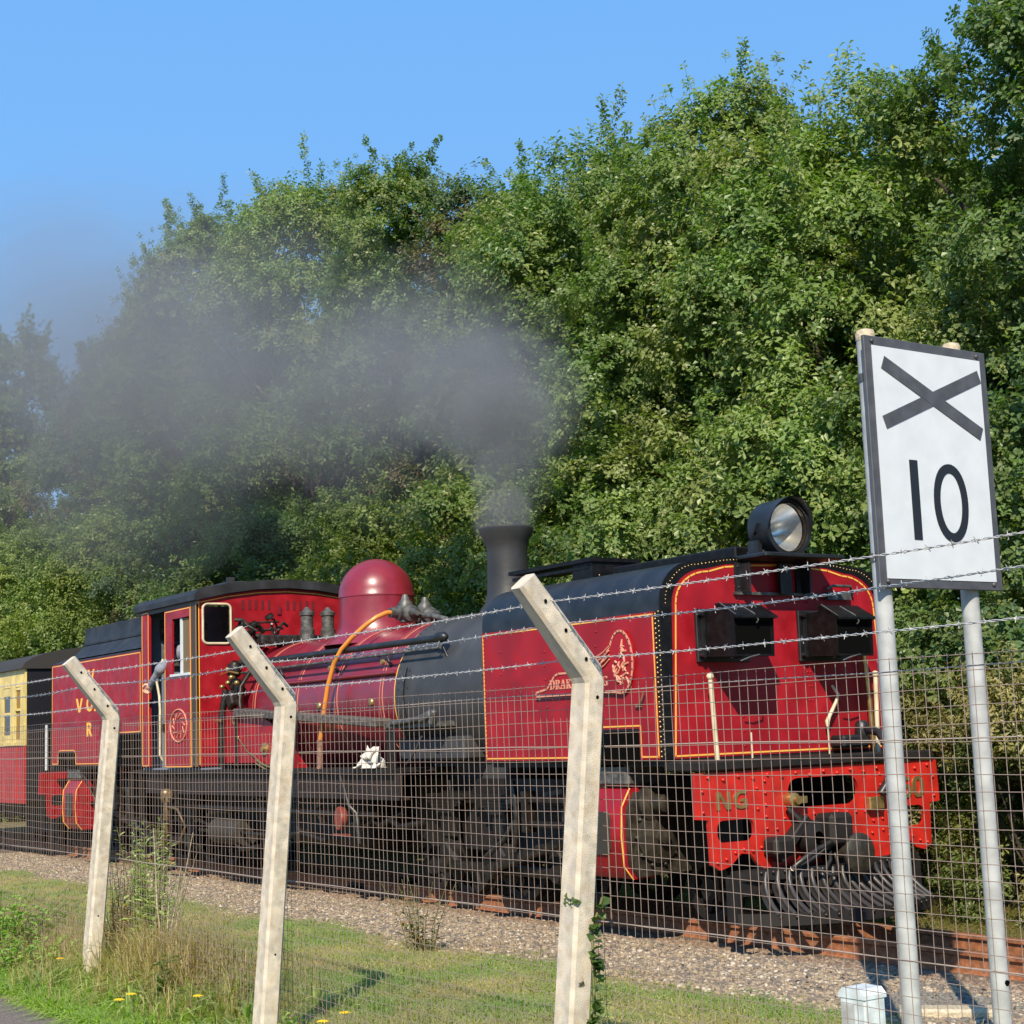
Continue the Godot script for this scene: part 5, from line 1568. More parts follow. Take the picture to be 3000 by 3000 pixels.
# ------------------------------------------------------------------ fence and sign
func build_fence():
	var labels := ["leftmost leaning concrete fence post, cranked arm before the lettered rear tank", "middle leaning concrete fence post, cranked arm in front of the cab and boiler", "nearest and tallest concrete fence post, ivy climbing its foot, before the nameplate"]
	var data := [[-11.05, 0.15], [-8.21, 0.16], [-5.33, 0.2]]
	for k in 3:
		var x: float = data[k][0]
		var path := [Vector3(0, -0.35, data[k][1] * 1.2), Vector3(0, 1.76, 0.0), Vector3(0, 1.81, 0.012), Vector3(0, 2.185, 0.315)]
		var dirs := [Vector3(0, 1, -0.09).normalized(), Vector3(0, 1, -0.02).normalized(), Vector3(0, 1, 0.5).normalized(), Vector3(0, 0.78, 0.63).normalized()]
		var wd := [0.128, 0.122, 0.118, 0.088]; var dp := [0.11, 0.1, 0.112, 0.1]
		var b := MB.new()
		var rings := []
		for i in 4:
			var u := Vector3(1, 0, 0); var w: Vector3 = (dirs[i] as Vector3).cross(u)
			var ring := []
			var c := 0.014
			for q in [[1, -1, 0], [1, -1, 1], [1, 1, 0], [1, 1, 1], [-1, 1, 0], [-1, 1, 1], [-1, -1, 0], [-1, -1, 1]]:
				var hx: float = wd[i] / 2; var hz: float = dp[i] / 2
				var first: bool = q[2] == 0
				var px: float = hx; var pz: float = hz
				var cw: bool = (q[0] * q[1] > 0)
				if first != cw: px -= c
				else: pz -= c
				ring.append((path[i] as Vector3) + u * q[0] * px + w * q[1] * pz)
			rings.append(ring)
		for i in 3:
			for q in 8:
				var a: Vector3 = rings[i][q]; var c: Vector3 = rings[i][(q + 1) % 8]; var d: Vector3 = rings[i + 1][(q + 1) % 8]; var e: Vector3 = rings[i + 1][q]
				var n := (e - a).cross(c - a).normalized()
				if n.dot((a + c + d + e) / 4.0 - ((path[i] as Vector3) + path[i + 1]) / 2.0) < 0: n = -n
				b.quad(a, c, d, e, n)
		for q in range(1, 7): b.flat(rings[3][0], rings[3][q], rings[3][q + 1], dirs[3])
		var T := thing("fence_post", labels[k], "fence post", Vector3(x, 0, -4.0), "cranked concrete posts of the wire fence")
		part(T, "concrete_shaft", b, M.concrete)
		b = MB.new()   # bolt holes and wire staples
		for h in [[1.70, 0.0], [1.86, 0.05], [1.98, 0.145], [2.1, 0.24], [0.4, 0.12]]:
			var p := Vector3(wd[1] / 2 + 0.001, h[0], h[1])
			if h[0] > 2.05: p.x = 0.053
			elif h[0] > 1.9: p.x = 0.057
			b.dome(p, Vector3(1, 0, 0), 0.009, 0.002)
		part(T, "wire_hole", b, M.dark_in)
	# barbed strands
	var strands := [[2.104, -3.80, 0.085, "topmost strand of barbed wire strung between the arm tips"], [2.01, -3.88, 0.085, "middle strand of barbed wire between the upper and lower strands"], [1.87, -3.975, 0.085, "lowest strand of barbed wire, at the bend of the posts"]]
	var r := RandomNumberGenerator.new(); r.seed = 77
	for s in strands:
		var b := MB.new()
		var y0: float = s[0]; var z0: float = s[1]
		var at := func(x: float) -> Vector3:
			var u := fposmod(x + 11.05, 2.85) / 2.85
			return Vector3(x, y0 - 0.018 * 4 * u * (1 - u) + 0.003 * sin(x * 2.3 + z0 * 40), z0 + 0.004 * sin(x * 3.1))
		for w in 2:
			var path := []
			var x := -20.0
			while x < -2.4:
				var a := x * 70.0 + w * PI
				path.append(at.call(x) + Vector3(0, cos(a), sin(a)) * 0.0032)
				x += 0.022
			b.tube(path, 0.0019, 4, false)
		var x := -19.9
		while x < -2.45:
			var c: Vector3 = at.call(x)
			var a := r.randf() * TAU
			for q in 2:
				var d := Vector3(r.randf_range(-0.3, 0.3), cos(a + q * 1.5), sin(a + q * 1.5)).normalized()
				b.tube([c - d * 0.0145 + Vector3(q * 0.006, 0, 0), c + Vector3(q * 0.006, 0, 0), c + d * 0.0145 + Vector3(q * 0.006, 0, 0)], [0.0012, 0.0021, 0.0012], 4)
			b.ball(c, Vector3(0.006, 0.0045, 0.0045), 6)
			x += 0.105 + r.randf_range(-0.012, 0.012)
		solo("barbed_wire", b, M.barb, s[3], "barbed wire", "barbed strands on top of the fence")
	# welded mesh
	var F := thing("mesh_fence", "galvanised square wire mesh strung along the concrete posts", "wire fence", Vector3.ZERO)
	var xs := [-20.0, -13.9, -11.05, -8.21, -5.33, -2.4]
	for k in 5:
		var b := MB.new()
		var x: float = xs[k]
		while x < xs[k + 1]:
			var j := r.randf_range(-0.003, 0.003)
			b.tube([Vector3(x + j, 1.772, -4.068), Vector3(x + j + r.randf_range(-0.004, 0.004), 0.9, -4.07 + r.randf_range(-0.006, 0.006)), Vector3(x + j, -0.06, -4.065)], 0.00135, 4, false)
			x += 0.0505
		var y := 1.772
		while y > -0.05:
			var path := []
			for q in 13:
				var u := q / 12.0
				path.append(Vector3(lerpf(xs[k], xs[k + 1], u), y + 0.004 * sin(u * 9 + y * 20) - 0.006 * sin(u * PI), -4.07 + 0.006 * sin(u * 7 + y * 3)))
			b.tube(path, 0.0014, 4, false)
			y -= 0.0555
		part(F, "wire_grid", b, M.wire)
	for y in [1.727, 1.497, 0.772]:
		var b := MB.new()
		var path := []
		for q in 40: path.append(Vector3(-20.0 + q * 17.6 / 39, y + 0.003 * sin(q * 1.7), -4.075))
		b.tube(path, 0.0026, 5, false)
		part(F, "line_wire", b, M.line_wire)

func build_sign():
	var x := -5.25
	var T := thing("crossing_board", "tall white board with a black X over 10 on two grey posts", "railway sign", Vector3(x, 0, -6.17))
	var wz := 0.452; var yb := 2.195; var yt := 3.446
	var b := MB.new()
	b.box(Vector3(0, (yb + yt) / 2, 0), Vector3(0.02, yt - yb, wz * 2), Basis(), 0.003)
	var bd := part(T, "board", b, M.sign_grey)
	b = MB.new()
	b.box(Vector3(0.011, (yb + yt) / 2 - 0.002, 0.0), Vector3(0.005, yt - yb - 0.092, wz * 2 - 0.1))
	part(bd, "white_face", b, M.sign_white)
	b = MB.new()
	var fx := 0.0148
	for d in [[Vector3(0, 3.318, 0.333), Vector3(0, 3.005, -0.372)], [Vector3(0, 3.012, 0.348), Vector3(0, 3.312, -0.386)]]:
		var p: Vector3 = d[0]; var q: Vector3 = d[1]
		var e := (q - p).normalized()
		b.box((p + q) / 2 + Vector3(fx + (0.001 if p.y > 3.1 else 0.0), 0, 0), Vector3((q - p).length(), 0.068, 0.004), Basis(e, Vector3(1, 0, 0).cross(e), Vector3(1, 0, 0)))
	part(bd, "cross_mark", b, M.sign_grey)
	b = MB.new()
	b.box(Vector3(fx, 2.636, 0.163), Vector3(0.004, 0.4, 0.058))
	part(bd, "digit_one", b, M.sign_black)
	b = MB.new()
	var c := Vector2(0.098, 2.632)
	var o := PackedVector2Array(); var i_ := PackedVector2Array()
	for k in 40:
		var t := TAU * k / 40
		o.append(Vector2(c.x + 0.133 * cos(t) * (1.0 - 0.04 * cos(2 * t)), c.y + 0.2 * sin(t))); i_.append(Vector2(c.x + 0.081 * cos(t), c.y + 0.153 * sin(t)))
	b.plate(o, [i_], [c.x], xf_x(fx - 0.002), 0.004)
	part(bd, "digit_nought", b, M.sign_black)
	b = MB.new()
	for z in [0.40, -0.38]:
		for y in [2.225, 3.42]: b.dome(Vector3(0.012, y, z), Vector3(1, 0, 0), 0.014, 0.01)
	part(bd, "bolt", b, M.grey_metal)
	for z in [0.357, -0.282]:
		b = MB.new()
		b.lathe([Vector2(0.045, -0.3), Vector2(0.045, 3.455)], Transform3D(Basis(), Vector3(-0.066, 0, z)), 28)
		var p := part(T, "post", b, M.post_white)
		b = MB.new()
		b.lathe([Vector2(0.047, 3.44), Vector2(0.049, 3.475), Vector2(0.043, 3.492), Vector2(0.02, 3.5), Vector2(0.001, 3.5)], Transform3D(Basis(), Vector3(-0.066, 0, z)), 24)
		part(p, "cap", b, M.cap)
		b = MB.new()
		for y in [2.35, 3.25]:
			b.lathe([Vector2(0.046, y - 0.02), Vector2(0.051, y - 0.02), Vector2(0.051, y + 0.02), Vector2(0.046, y + 0.02)], Transform3D(Basis(), Vector3(-0.066, 0, z)), 24)
		part(p, "clamp", b, M.grey_metal)
	b = MB.new()
	b.tube([Vector3(-0.03, 0.26, -0.282), Vector3(-0.015, 0.255, -0.282)], 0.014, 8)
	part(T, "bolt_hole", b, M.dark_in)
	# small cabinet by the foot of the sign
	T = thing("lineside_cabinet", "small pale grey cabinet in the grass left of the sign's foot", "cabinet", Vector3(-5.83, -0.1, -6.02))
	b = MB.new()
	b.box(Vector3(0, 0.14, 0), Vector3(0.17, 0.3, 0.15), Basis(), 0.008)
	part(T, "body", b, M.cabinet)
	b = MB.new()
	b.prism(pts([-0.09, 0.28, 0.09, 0.28, 0.09, 0.3, 0.06, 0.33, -0.06, 0.33, -0.09, 0.3]), Transform3D(Basis(), Vector3(0, 0, -0.08)), 0.16)
	part(T, "lid", b, M.cabinet)
	b = MB.new()
	b.box(Vector3(-0.03, 0.13, 0.0765), Vector3(0.09, 0.24, 0.004)); b.box(Vector3(0.02, 0.13, 0.08), Vector3(0.01, 0.03, 0.01))
	part(T, "door", b, M.post_white)
	b = MB.new()
	b.box(Vector3(-6.12, -0.06, -6.98), Vector3(0.55, 0.07, 0.16), Basis(Vector3.UP, 0.75), 0.015)
	solo("concrete_kerb", b, M.cap, "short pale stone slab lying in the ballast between the sign posts", "kerb stone")

# ------------------------------------------------------------------ plants
func leaf(b: MB, at: Vector3, dir: Vector3, nrm: Vector3, l: float, w: float, col: Color, fold := 0.25):
	var s := dir.cross(nrm).normalized()
	var up := s.cross(dir).normalized()
	var m1 := at + dir * l * 0.38; var m2 := at + dir * l * 0.72 - up * l * 0.05; var tip := at + dir * l - up * l * 0.12
	b.col = col
	for k: float in [1.0, -1.0]:
		var a1 := m1 + s * k * w * 0.3 + up * w * fold * 0.6; var a2 := m2 + s * k * w * 0.5 + up * w * fold
		var n := (up + s * -k * fold).normalized()
		b.tri(at, m1, a1, n, n, n); b.tri(m1, m2, a2, n, n, n); b.tri(m1, a2, a1, n, n, n); b.tri(m2, tip, a2, n, n, n)

func sprig_mesh(sd: int, nl: int, l: float, w: float) -> ArrayMesh:
	var r := RandomNumberGenerator.new(); r.seed = sd
	var b := MB.new()
	b.col = Color(0.5, 0.35, 0.3)
	b.tube([Vector3(0, -0.16, 0), Vector3(0.01, 0, 0.01), Vector3(0, 0.1, 0)], [0.004, 0.003, 0.002], 3, false)
	for k in nl:
		var a := k * 2.4 + r.randf() * 0.6
		var el := r.randf_range(-0.25, 0.9)
		var dir := Vector3(cos(a) * cos(el), sin(el), sin(a) * cos(el)).normalized()
		var at := Vector3(0, r.randf_range(-0.1, 0.09), 0)
		var nrm := (Vector3.UP * 0.9 + Vector3(r.randf_range(-0.5, 0.5), 0, r.randf_range(-0.5, 0.5))).normalized()
		if absf(nrm.dot(dir)) > 0.9: nrm = Vector3(cos(a), 0.2, sin(a)).normalized()
		var t := r.randf_range(0.75, 1.15)
		leaf(b, at + dir * 0.02, dir, nrm, l * r.randf_range(0.75, 1.2), w * r.randf_range(0.8, 1.15), Color(t, t * r.randf_range(0.97, 1.03), t * r.randf_range(0.8, 1.1)))
	return b.mesh(M.leaf)

func basis_to(axis: Vector3, spin: float, s: float) -> Basis:
	var y := axis.normalized()
	var x := y.cross(Vector3(0.3, 0.2, 0.9)).normalized()
	var z := x.cross(y)
	return (Basis(x, y, z) * Basis(Vector3.UP, spin)).scaled_local(Vector3.ONE * s)

func crown(parent: Node3D, called: String, sd: int, mesh: Mesh, R: float, H: float, h0: float, dens: float, cols: Array, size := 1.0, shoots := 6, rz := 1.0, local := Vector3.ZERO, flat_top := 0.6):
	var r := RandomNumberGenerator.new(); r.seed = sd
	var n := FastNoiseLite.new(); n.seed = sd; n.frequency = 0.35 / maxf(R * 0.4, 0.4)
	var xs := []; var cs := []
	var area := TAU * R * (H - h0) * 0.85 + PI * R * R
	var clumps := int(area * 1.6)
	var prof := func(t: float) -> float: return pow(maxf(sin(PI * clampf(t * 0.84 + 0.13, 0, 1)), 0.02), flat_top)
	for c in clumps:
		var t := pow(r.randf(), 0.85)
		var a := r.randf() * TAU
		var deep := 1.0 - pow(r.randf(), 1.5) * 0.6
		var y := lerpf(h0, H, t)
		var rad: float = R * prof.call(t) * deep
		var lump := 1.0 + 0.34 * n.get_noise_3d(cos(a) * R * 2.2, y * 2.0, sin(a) * R * 2.2)
		var p := Vector3(cos(a) * rad * lump, y - (0.2 if t > 0.9 else 0.0) + (lump - 1.0) * R * 0.5, sin(a) * rad * lump * rz)
		var out := Vector3(cos(a), 0.35 + (t - 0.4) * 1.2, sin(a) * rz).normalized()
		var cr := r.randf_range(0.34, 0.66) * minf(1.0, 0.45 + R * 0.22)
		var tint: Color = cols[r.randi() % cols.size()]
		tint = tint * r.randf_range(0.82, 1.16)
		var m := int(dens * cr * cr * 105.0 / (size * size))
		for k in m:
			var d := Vector3(r.randfn(), r.randfn(), r.randfn()).normalized()
			d = (d + out * 0.75 + Vector3.UP * 0.2).normalized()
			var q := p + d * cr * (r.randf_range(0.5, 1.05) if r.randf() < 0.75 else r.randf_range(0.9, 1.7)) * Vector3(1, 0.85, 1)
			xs.append(Transform3D(basis_to(d + Vector3.UP * 0.5 + out * 0.2, r.randf() * TAU, size * r.randf_range(0.7, 1.15)), q + local))
			cs.append(tint * r.randf_range(0.86, 1.14))
	for k in shoots:   # longer shoots break the outline
		var a := r.randf() * TAU; var t := r.randf_range(0.72, 1.0)
		var rad: float = R * prof.call(t) * 0.95
		var p := Vector3(cos(a) * rad, lerpf(h0, H, t), sin(a) * rad * rz)
		var d := Vector3(cos(a) * 0.5, 1.0, sin(a) * 0.5).normalized()
		var l := r.randf_range(0.4, 1.3) * minf(1.0, R * 0.4)
		var tint: Color = cols[r.randi() % cols.size()]
		for q in int(l * 14 / size):
			var u := q / (l * 14 / size)
			xs.append(Transform3D(basis_to(d + Vector3(r.randf_range(-1, 1), r.randf_range(-0.4, 0.6), r.randf_range(-1, 1)), r.randf() * TAU, size * r.randf_range(0.65, 1.0)), p + d * l * u + Vector3(r.randf_range(-0.12, 0.12), 0, r.randf_range(-0.12, 0.12)) * (1.2 - u) + local))
			cs.append(tint * r.randf_range(0.9, 1.15))
	return scatter(parent, called, mesh, xs, cs)

func build_tree(label: String, at: Vector3, R: float, H: float, h0: float, sd: int, mesh: Mesh, cols: Array, dens := 1.0, shoots := 8, bush := false, size := 0.68):
	var T := thing("bush" if bush else "oak_tree", label, "bush" if bush else "tree", at, "bushes at the foot of the wood" if bush else "oaks of the wood behind the line")
	var r := RandomNumberGenerator.new(); r.seed = sd + 5
	var b := MB.new()
	if not bush:
		var top := Vector3(r.randf_range(-0.4, 0.4), H * 0.62, r.randf_range(-0.3, 0.3))
		b.tube([Vector3(0, -0.2, 0), Vector3(0.05, H * 0.2, 0.03), Vector3(-0.05, H * 0.42, 0.0), top], [0.28, 0.2, 0.16, 0.07], 9)
		part(T, "trunk", b, M.bark)
		b = MB.new()
	for k in (11 if not bush else 6):
		var t := r.randf_range(0.1, 0.6) if not bush else 0.0
		var p := Vector3(0, H * t, 0); var a := k * 2.4
		var q := Vector3(cos(a) * R * 0.75, minf(H * (t + r.randf_range(0.15, 0.4)), H * 0.92), sin(a) * R * 0.75)
		b.tube([p, p.lerp(q, 0.5) + Vector3(0, -0.15, 0), q], [0.09 if not bush else 0.035, 0.06 if not bush else 0.025, 0.015], 6)
	part(T, "limbs", b, M.bark)
	crown(T, "crown", sd, mesh, R, H, h0, dens, cols, size, shoots + (26 if H > 11 else 4))

func build_wood():
	var s1 := sprig_mesh(1, 11, 0.115, 0.072); var s2 := sprig_mesh(2, 10, 0.125, 0.066)
	var bright := [Color(0.250, 0.343, 0.101), Color(0.206, 0.304, 0.089), Color(0.284, 0.365, 0.122), Color(0.312, 0.358, 0.125)]
	var mid := [Color(0.180, 0.275, 0.089), Color(0.215, 0.304, 0.101), Color(0.155, 0.243, 0.084), Color(0.257, 0.312, 0.107)]
	var dull := [Color(0.129, 0.189, 0.084), Color(0.155, 0.205, 0.089), Color(0.105, 0.160, 0.079), Color(0.224, 0.181, 0.101)]
	var yellow := [Color(0.293, 0.350, 0.089), Color(0.257, 0.327, 0.089), Color(0.224, 0.304, 0.089)]
	var list := [
		["tall bright oak above the white crossing board at the right edge", -9.5, -14.3, 2.5, 9.6, 0.6, mid],
		["broad oak directly behind the crossing board's upper half", -12.9, -14.0, 2.4, 9.2, 0.6, bright],
		["high round oak behind and above the round headlight", -15.5, -14.3, 2.5, 9.9, 0.6, bright],
		["tall sunlit oak rising right of the smoke and chimney", -18.3, -14.2, 2.2, 10.4, 0.6, mid],
		["bright upright oak just right of the smoke's edge, next to the dip in the skyline", -20.3, -14.4, 1.7, 10.5, 0.6, bright],
		["narrow brownish oak just above the chimney, at the dip in the skyline", -22.2, -14.6, 1.8, 10.9, 0.8, dull],
		["oak between the tallest crown and the dip in the skyline", -24.6, -14.4, 1.8, 12.3, 0.8, mid],
		["tallest oak over the steam dome, its top twigs against the sky", -28.2, -14.5, 2.8, 12.9, 1.0, bright],
		["wide oak over the cab, its top half veiled by smoke", -32.6, -14.5, 2.7, 13.4, 1.0, bright],
		["slim oak with ragged top at the left shoulder of the wood", -36.6, -14.4, 2.1, 12.6, 0.8, mid],
		["stepped oak below the left shoulder of the wood, in the smoke", -40.0, -14.6, 1.9, 12.0, 0.8, dull],
		["low dark oak under the smoke where sky shows through its boughs", -44.0, -15.0, 2.3, 11.0, 1.5, dull],
		["hazy oak at the left edge of the picture, half lost in smoke", -52.5, -15.4, 2.8, 15.6, 1.0, mid],
	]
	var k := 0
	for t in list:
		build_tree(t[0], Vector3(t[1], -0.1, t[2]), t[3], t[4], t[5], 100 + k * 7, s1 if k % 2 == 0 else s2, t[6], 1.0, 10)
		k += 1
	var low := [
		["thick green bush behind the sign's two posts", -9.6, -12.2, 1.5, 4.6, mid],
		["bush of glossy leaves right behind the round headlight", -12.4, -12.4, 1.7, 5.2, bright],
		["leafy bush above the front tank, left of the headlight", -15.2, -12.3, 1.7, 5.4, bright],
		["bush standing right behind the chimney's right side", -18.3, -12.4, 1.8, 5.2, bright],
		["sunlit bush between the chimney and the steam dome", -21.6, -12.2, 1.9, 5.0, yellow],
		["bush above the steam dome's left, under the smoke", -25.2, -12.3, 2.1, 5.6, mid],
		["dark bush behind the cab roof", -29.2, -12.4, 2.2, 5.6, dull],
		["rounded bush behind the coal bunker", -33.6, -12.4, 2.4, 6.4, yellow],
		["pale green bush rising over the rear tank", -38.4, -12.6, 2.5, 7.0, yellow],
		["low bush above the carriage roof at the left edge", -43.5, -12.6, 2.6, 7.2, bright],
		["dark bush at the left edge above the carriage, behind the low one", -48.5, -13.2, 3.0, 8.4, mid],
	]
	for t in low:
		build_tree(t[0], Vector3(t[1], -0.1, t[2]), t[3], t[4], 0.2, 300 + k * 7, s2 if k % 2 == 0 else s1, t[5], 1.0, 4, true)
		k += 1
	# the wood goes on behind as one mass
	var far := Node3D.new(); far.name = "far_wood"; add_child(far)
	var xs := []; var cs := []
	var r := RandomNumberGenerator.new(); r.seed = 9
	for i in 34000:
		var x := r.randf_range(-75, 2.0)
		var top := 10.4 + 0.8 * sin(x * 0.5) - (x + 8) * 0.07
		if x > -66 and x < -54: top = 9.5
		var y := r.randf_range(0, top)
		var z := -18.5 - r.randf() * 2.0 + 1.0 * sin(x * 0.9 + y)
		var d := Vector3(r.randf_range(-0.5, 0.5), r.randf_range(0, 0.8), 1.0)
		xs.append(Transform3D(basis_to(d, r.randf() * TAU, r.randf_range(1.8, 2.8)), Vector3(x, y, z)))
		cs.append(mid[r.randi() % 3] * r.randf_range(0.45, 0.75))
	remove_child(far)
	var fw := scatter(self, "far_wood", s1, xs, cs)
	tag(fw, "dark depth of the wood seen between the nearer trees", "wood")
	# olive scrub along the track's far side at the right
	var sc := sprig_mesh(3, 16, 0.05, 0.02)
	var olive := [Color(0.26, 0.28, 0.08), Color(0.3, 0.3, 0.1), Color(0.2, 0.25, 0.07), Color(0.36, 0.32, 0.12)]
	var hedge := [["olive scrub bush beyond the track between the sign's posts", -10.0, -11.0, 0.9, 1.95], ["olive scrub bush beyond the track at the right edge", -8.4, -10.9, 0.95, 2.15], ["olive scrub bush mostly behind the engine's red front", -11.8, -11.1, 0.95, 1.8], ["tall pale scrub with dry leaves right of the sign's right post", -7.0, -11.0, 0.9, 2.2]]
	for h in hedge:
		var T := thing("scrub_bush", h[0], "bush", Vector3(h[1], -0.1, h[2]), "scrub beyond the track")
		var b := MB.new()
		for q in 7:
			var a := q * 2.4
			b.tube([Vector3.ZERO, Vector3(cos(a) * 0.3, 0.7, sin(a) * 0.3), Vector3(cos(a) * 0.6, 1.5, sin(a) * 0.5)], [0.02, 0.014, 0.005], 5)
		part(T, "stems", b, M.bark)
		crown(T, "foliage", 700 + k, sc, h[3], h[4], 0.0, 9.0, olive, 1.0, 10, 0.7, Vector3.ZERO, 0.4)
		k += 1

func blade_clump(sd: int, n: int, h: float, spread: float, lean: float, wid: float, dry := 0.0, straw := false) -> ArrayMesh:
	var r := RandomNumberGenerator.new(); r.seed = sd
	var b := MB.new()
	for k in n:
		var a := r.randf() * TAU
		var p := Vector3(cos(a), 0, sin(a)) * spread * sqrt(r.randf())
		var az := r.randf() * TAU
		var d := Vector3(cos(az), 0, sin(az))
		var hh := h * r.randf_range(0.55, 1.15); var ln := lean * r.randf_range(0.2, 1.2)
		var s := Vector3(-sin(az), 0, cos(az)) * wid * r.randf_range(0.7, 1.2)
		var m := p + Vector3(0, hh * 0.6, 0) + d * hh * ln * 0.3; var t := p + Vector3(0, hh * (1.0 - ln * 0.25), 0) + d * hh * ln * 0.8
		var nn := (d * 0.25 + Vector3.UP).normalized()
		var c := r.randf_range(0.75, 1.2)
		b.col = Color(c, c, c)
		if dry > 0 and r.randf() < dry: b.col = Color(c * 2.2, c * 1.5, c * 2.0)
		b.tri(p - s, p + s, m + s * 0.8, nn, nn, nn); b.tri(p - s, m + s * 0.8, m - s * 0.8, nn, nn, nn); b.tri(m - s * 0.8, m + s * 0.8, t, nn, nn, nn)
	return b.mesh(M.dry if straw else M.grass)

func build_grass():
	var r := RandomNumberGenerator.new(); r.seed = 33
	var n := FastNoiseLite.new(); n.seed = 4; n.frequency = 0.55
	var n2 := FastNoiseLite.new(); n2.seed = 8; n2.frequency = 1.3
	var lawn := blade_clump(1, 20, 0.07, 0.06, 2.3, 0.0038, 0.15)
	var lush := blade_clump(2, 18, 0.13, 0.06, 2.1, 0.0055)
	var drym := blade_clump(3, 9, 0.36, 0.09, 1.2, 0.0022, 0.0, true)
	var xs := []; var cs := []; var xl := []; var cl := []; var xd := []; var cd := []
	for i in 70000:
		var x := -2.2 - 34.0 * pow(r.randf(), 1.5); var z := r.randf_range(-7.0, -3.2)
		var edge := -6.75 + 0.12 * sin(x * 2.1) + n.get_noise_2d(x, z) * 0.25
		if z < edge: continue
		var dry := clampf(n.get_noise_2d(x, z) * 1.4 + n2.get_noise_2d(x, z) * 0.8 + 0.52, 0.0, 1.0)
		var s := r.randf_range(0.6, 1.3)
		if z < edge + 0.35: s *= 0.7
		xs.append(Transform3D(Basis(Vector3.UP, r.randf() * TAU).scaled(Vector3(s, s * r.randf_range(0.7, 1.4), s)), Vector3(x, -0.13 + 0.02, z)))
		var g := Color(0.35, 0.5, 0.13).lerp(Color(0.55, 0.6, 0.24), r.randf())
		cs.append(g.lerp(Color(0.8, 0.6, 0.36), dry * r.randf_range(0.4, 1.0)) * r.randf_range(0.85, 1.15))
	for i in 15000:   # lush verge by the path
		var x := -5.0 - 26.0 * pow(r.randf(), 1.4); var z := -3.25 - pow(r.randf(), 1.6) * 0.85
		if x > -8.6 and r.randf() < 0.75: continue
		var s := r.randf_range(0.55, 1.25)
		if x > -9: s *= 0.7
		xl.append(Transform3D(Basis(Vector3.UP, r.randf() * TAU).scaled(Vector3.ONE * s), Vector3(x, -0.12, z)))
		cl.append(Color(0.36, 0.55, 0.08).lerp(Color(0.55, 0.68, 0.17), r.randf()) * r.randf_range(0.8, 1.1))
	for i in 2600:   # dry stalks round the foot of the fence
		var x := -6.2 - 24.0 * pow(r.randf(), 1.3); var z := r.randfn(-4.15, 0.42)
		if z > -3.3: continue
		var w := n.get_noise_2d(x * 0.7, 3.0)
		if x > -8.8 and r.randf() < 0.8: continue
		if w < -0.15 and r.randf() < 0.7: continue
		var s := r.randf_range(0.5, 1.25)
		if x > -9.0: s *= 0.6
		xd.append(Transform3D(Basis(Vector3.UP, r.randf() * TAU).scaled(Vector3(s, s, s)), Vector3(x, -0.12, z)))
		cd.append(Color(0.75, 0.56, 0.3).lerp(Color(0.6, 0.52, 0.22), r.randf()) * r.randf_range(0.8, 1.15))
	for i in 420:   # a taller tangle between the left and the middle post
		var x := r.randfn(-10.5, 0.5); var z := r.randfn(-4.2, 0.22)
		var s := r.randf_range(0.8, 1.7)
		xd.append(Transform3D(Basis(Vector3.UP, r.randf() * TAU).scaled(Vector3(s, s, s)), Vector3(x, -0.12, z)))
		cd.append(Color(0.75, 0.58, 0.3).lerp(Color(0.45, 0.48, 0.16), r.randf()) * r.randf_range(0.8, 1.15))
	for i in 1700:   # low straw all over the grass
		var x := -2.5 - 16.0 * pow(r.randf(), 1.2); var z := r.randf_range(-6.9, -3.7)
		if n.get_noise_2d(x * 1.3, z * 1.3 + 9.0) < -0.05: continue
		var s := r.randf_range(0.25, 0.6)
		xd.append(Transform3D(Basis(Vector3.UP, r.randf() * TAU).scaled(Vector3(s * 1.4, s, s * 1.4)), Vector3(x, -0.12, z)))
		cd.append(Color(0.8, 0.62, 0.36).lerp(Color(0.6, 0.55, 0.25), r.randf()) * r.randf_range(0.8, 1.15))
	for i in 420:   # green grass grown up among it
		var x := r.randfn(-10.6, 0.6); var z := r.randfn(-4.15, 0.25)
		var s := r.randf_range(1.2, 2.6)
		xl.append(Transform3D(Basis(Vector3.UP, r.randf() * TAU).scaled(Vector3(s * 0.8, s, s * 0.8)), Vector3(x, -0.12, z)))
		cl.append(Color(0.36, 0.5, 0.12).lerp(Color(0.58, 0.62, 0.22), r.randf()) * r.randf_range(0.8, 1.1))
	for i in 9000:   # strip beyond the track
		var x := r.randf_range(-14, -1.5); var z := r.randf_range(-11.2, -9.45)
		var s := r.randf_range(0.7, 1.6)
		xs.append(Transform3D(Basis(Vector3.UP, r.randf() * TAU).scaled(Vector3.ONE * s), Vector3(x, -0.12, z)))
		cs.append(Color(0.27, 0.27, 0.08).lerp(Color(0.42, 0.31, 0.14), r.randf()) * r.randf_range(0.85, 1.15))
	tag(scatter(self, "grass", lawn, xs, cs), "short patchy grass between the fence and the ballast", "grass")
	tag(scatter(self, "verge_grass", lush, xl, cl), "fresh green grass along the path edge", "grass")
	tag(scatter(self, "dry_grass", drym, xd, cd), "straw-coloured dry stalks standing round the fence foot", "grass")

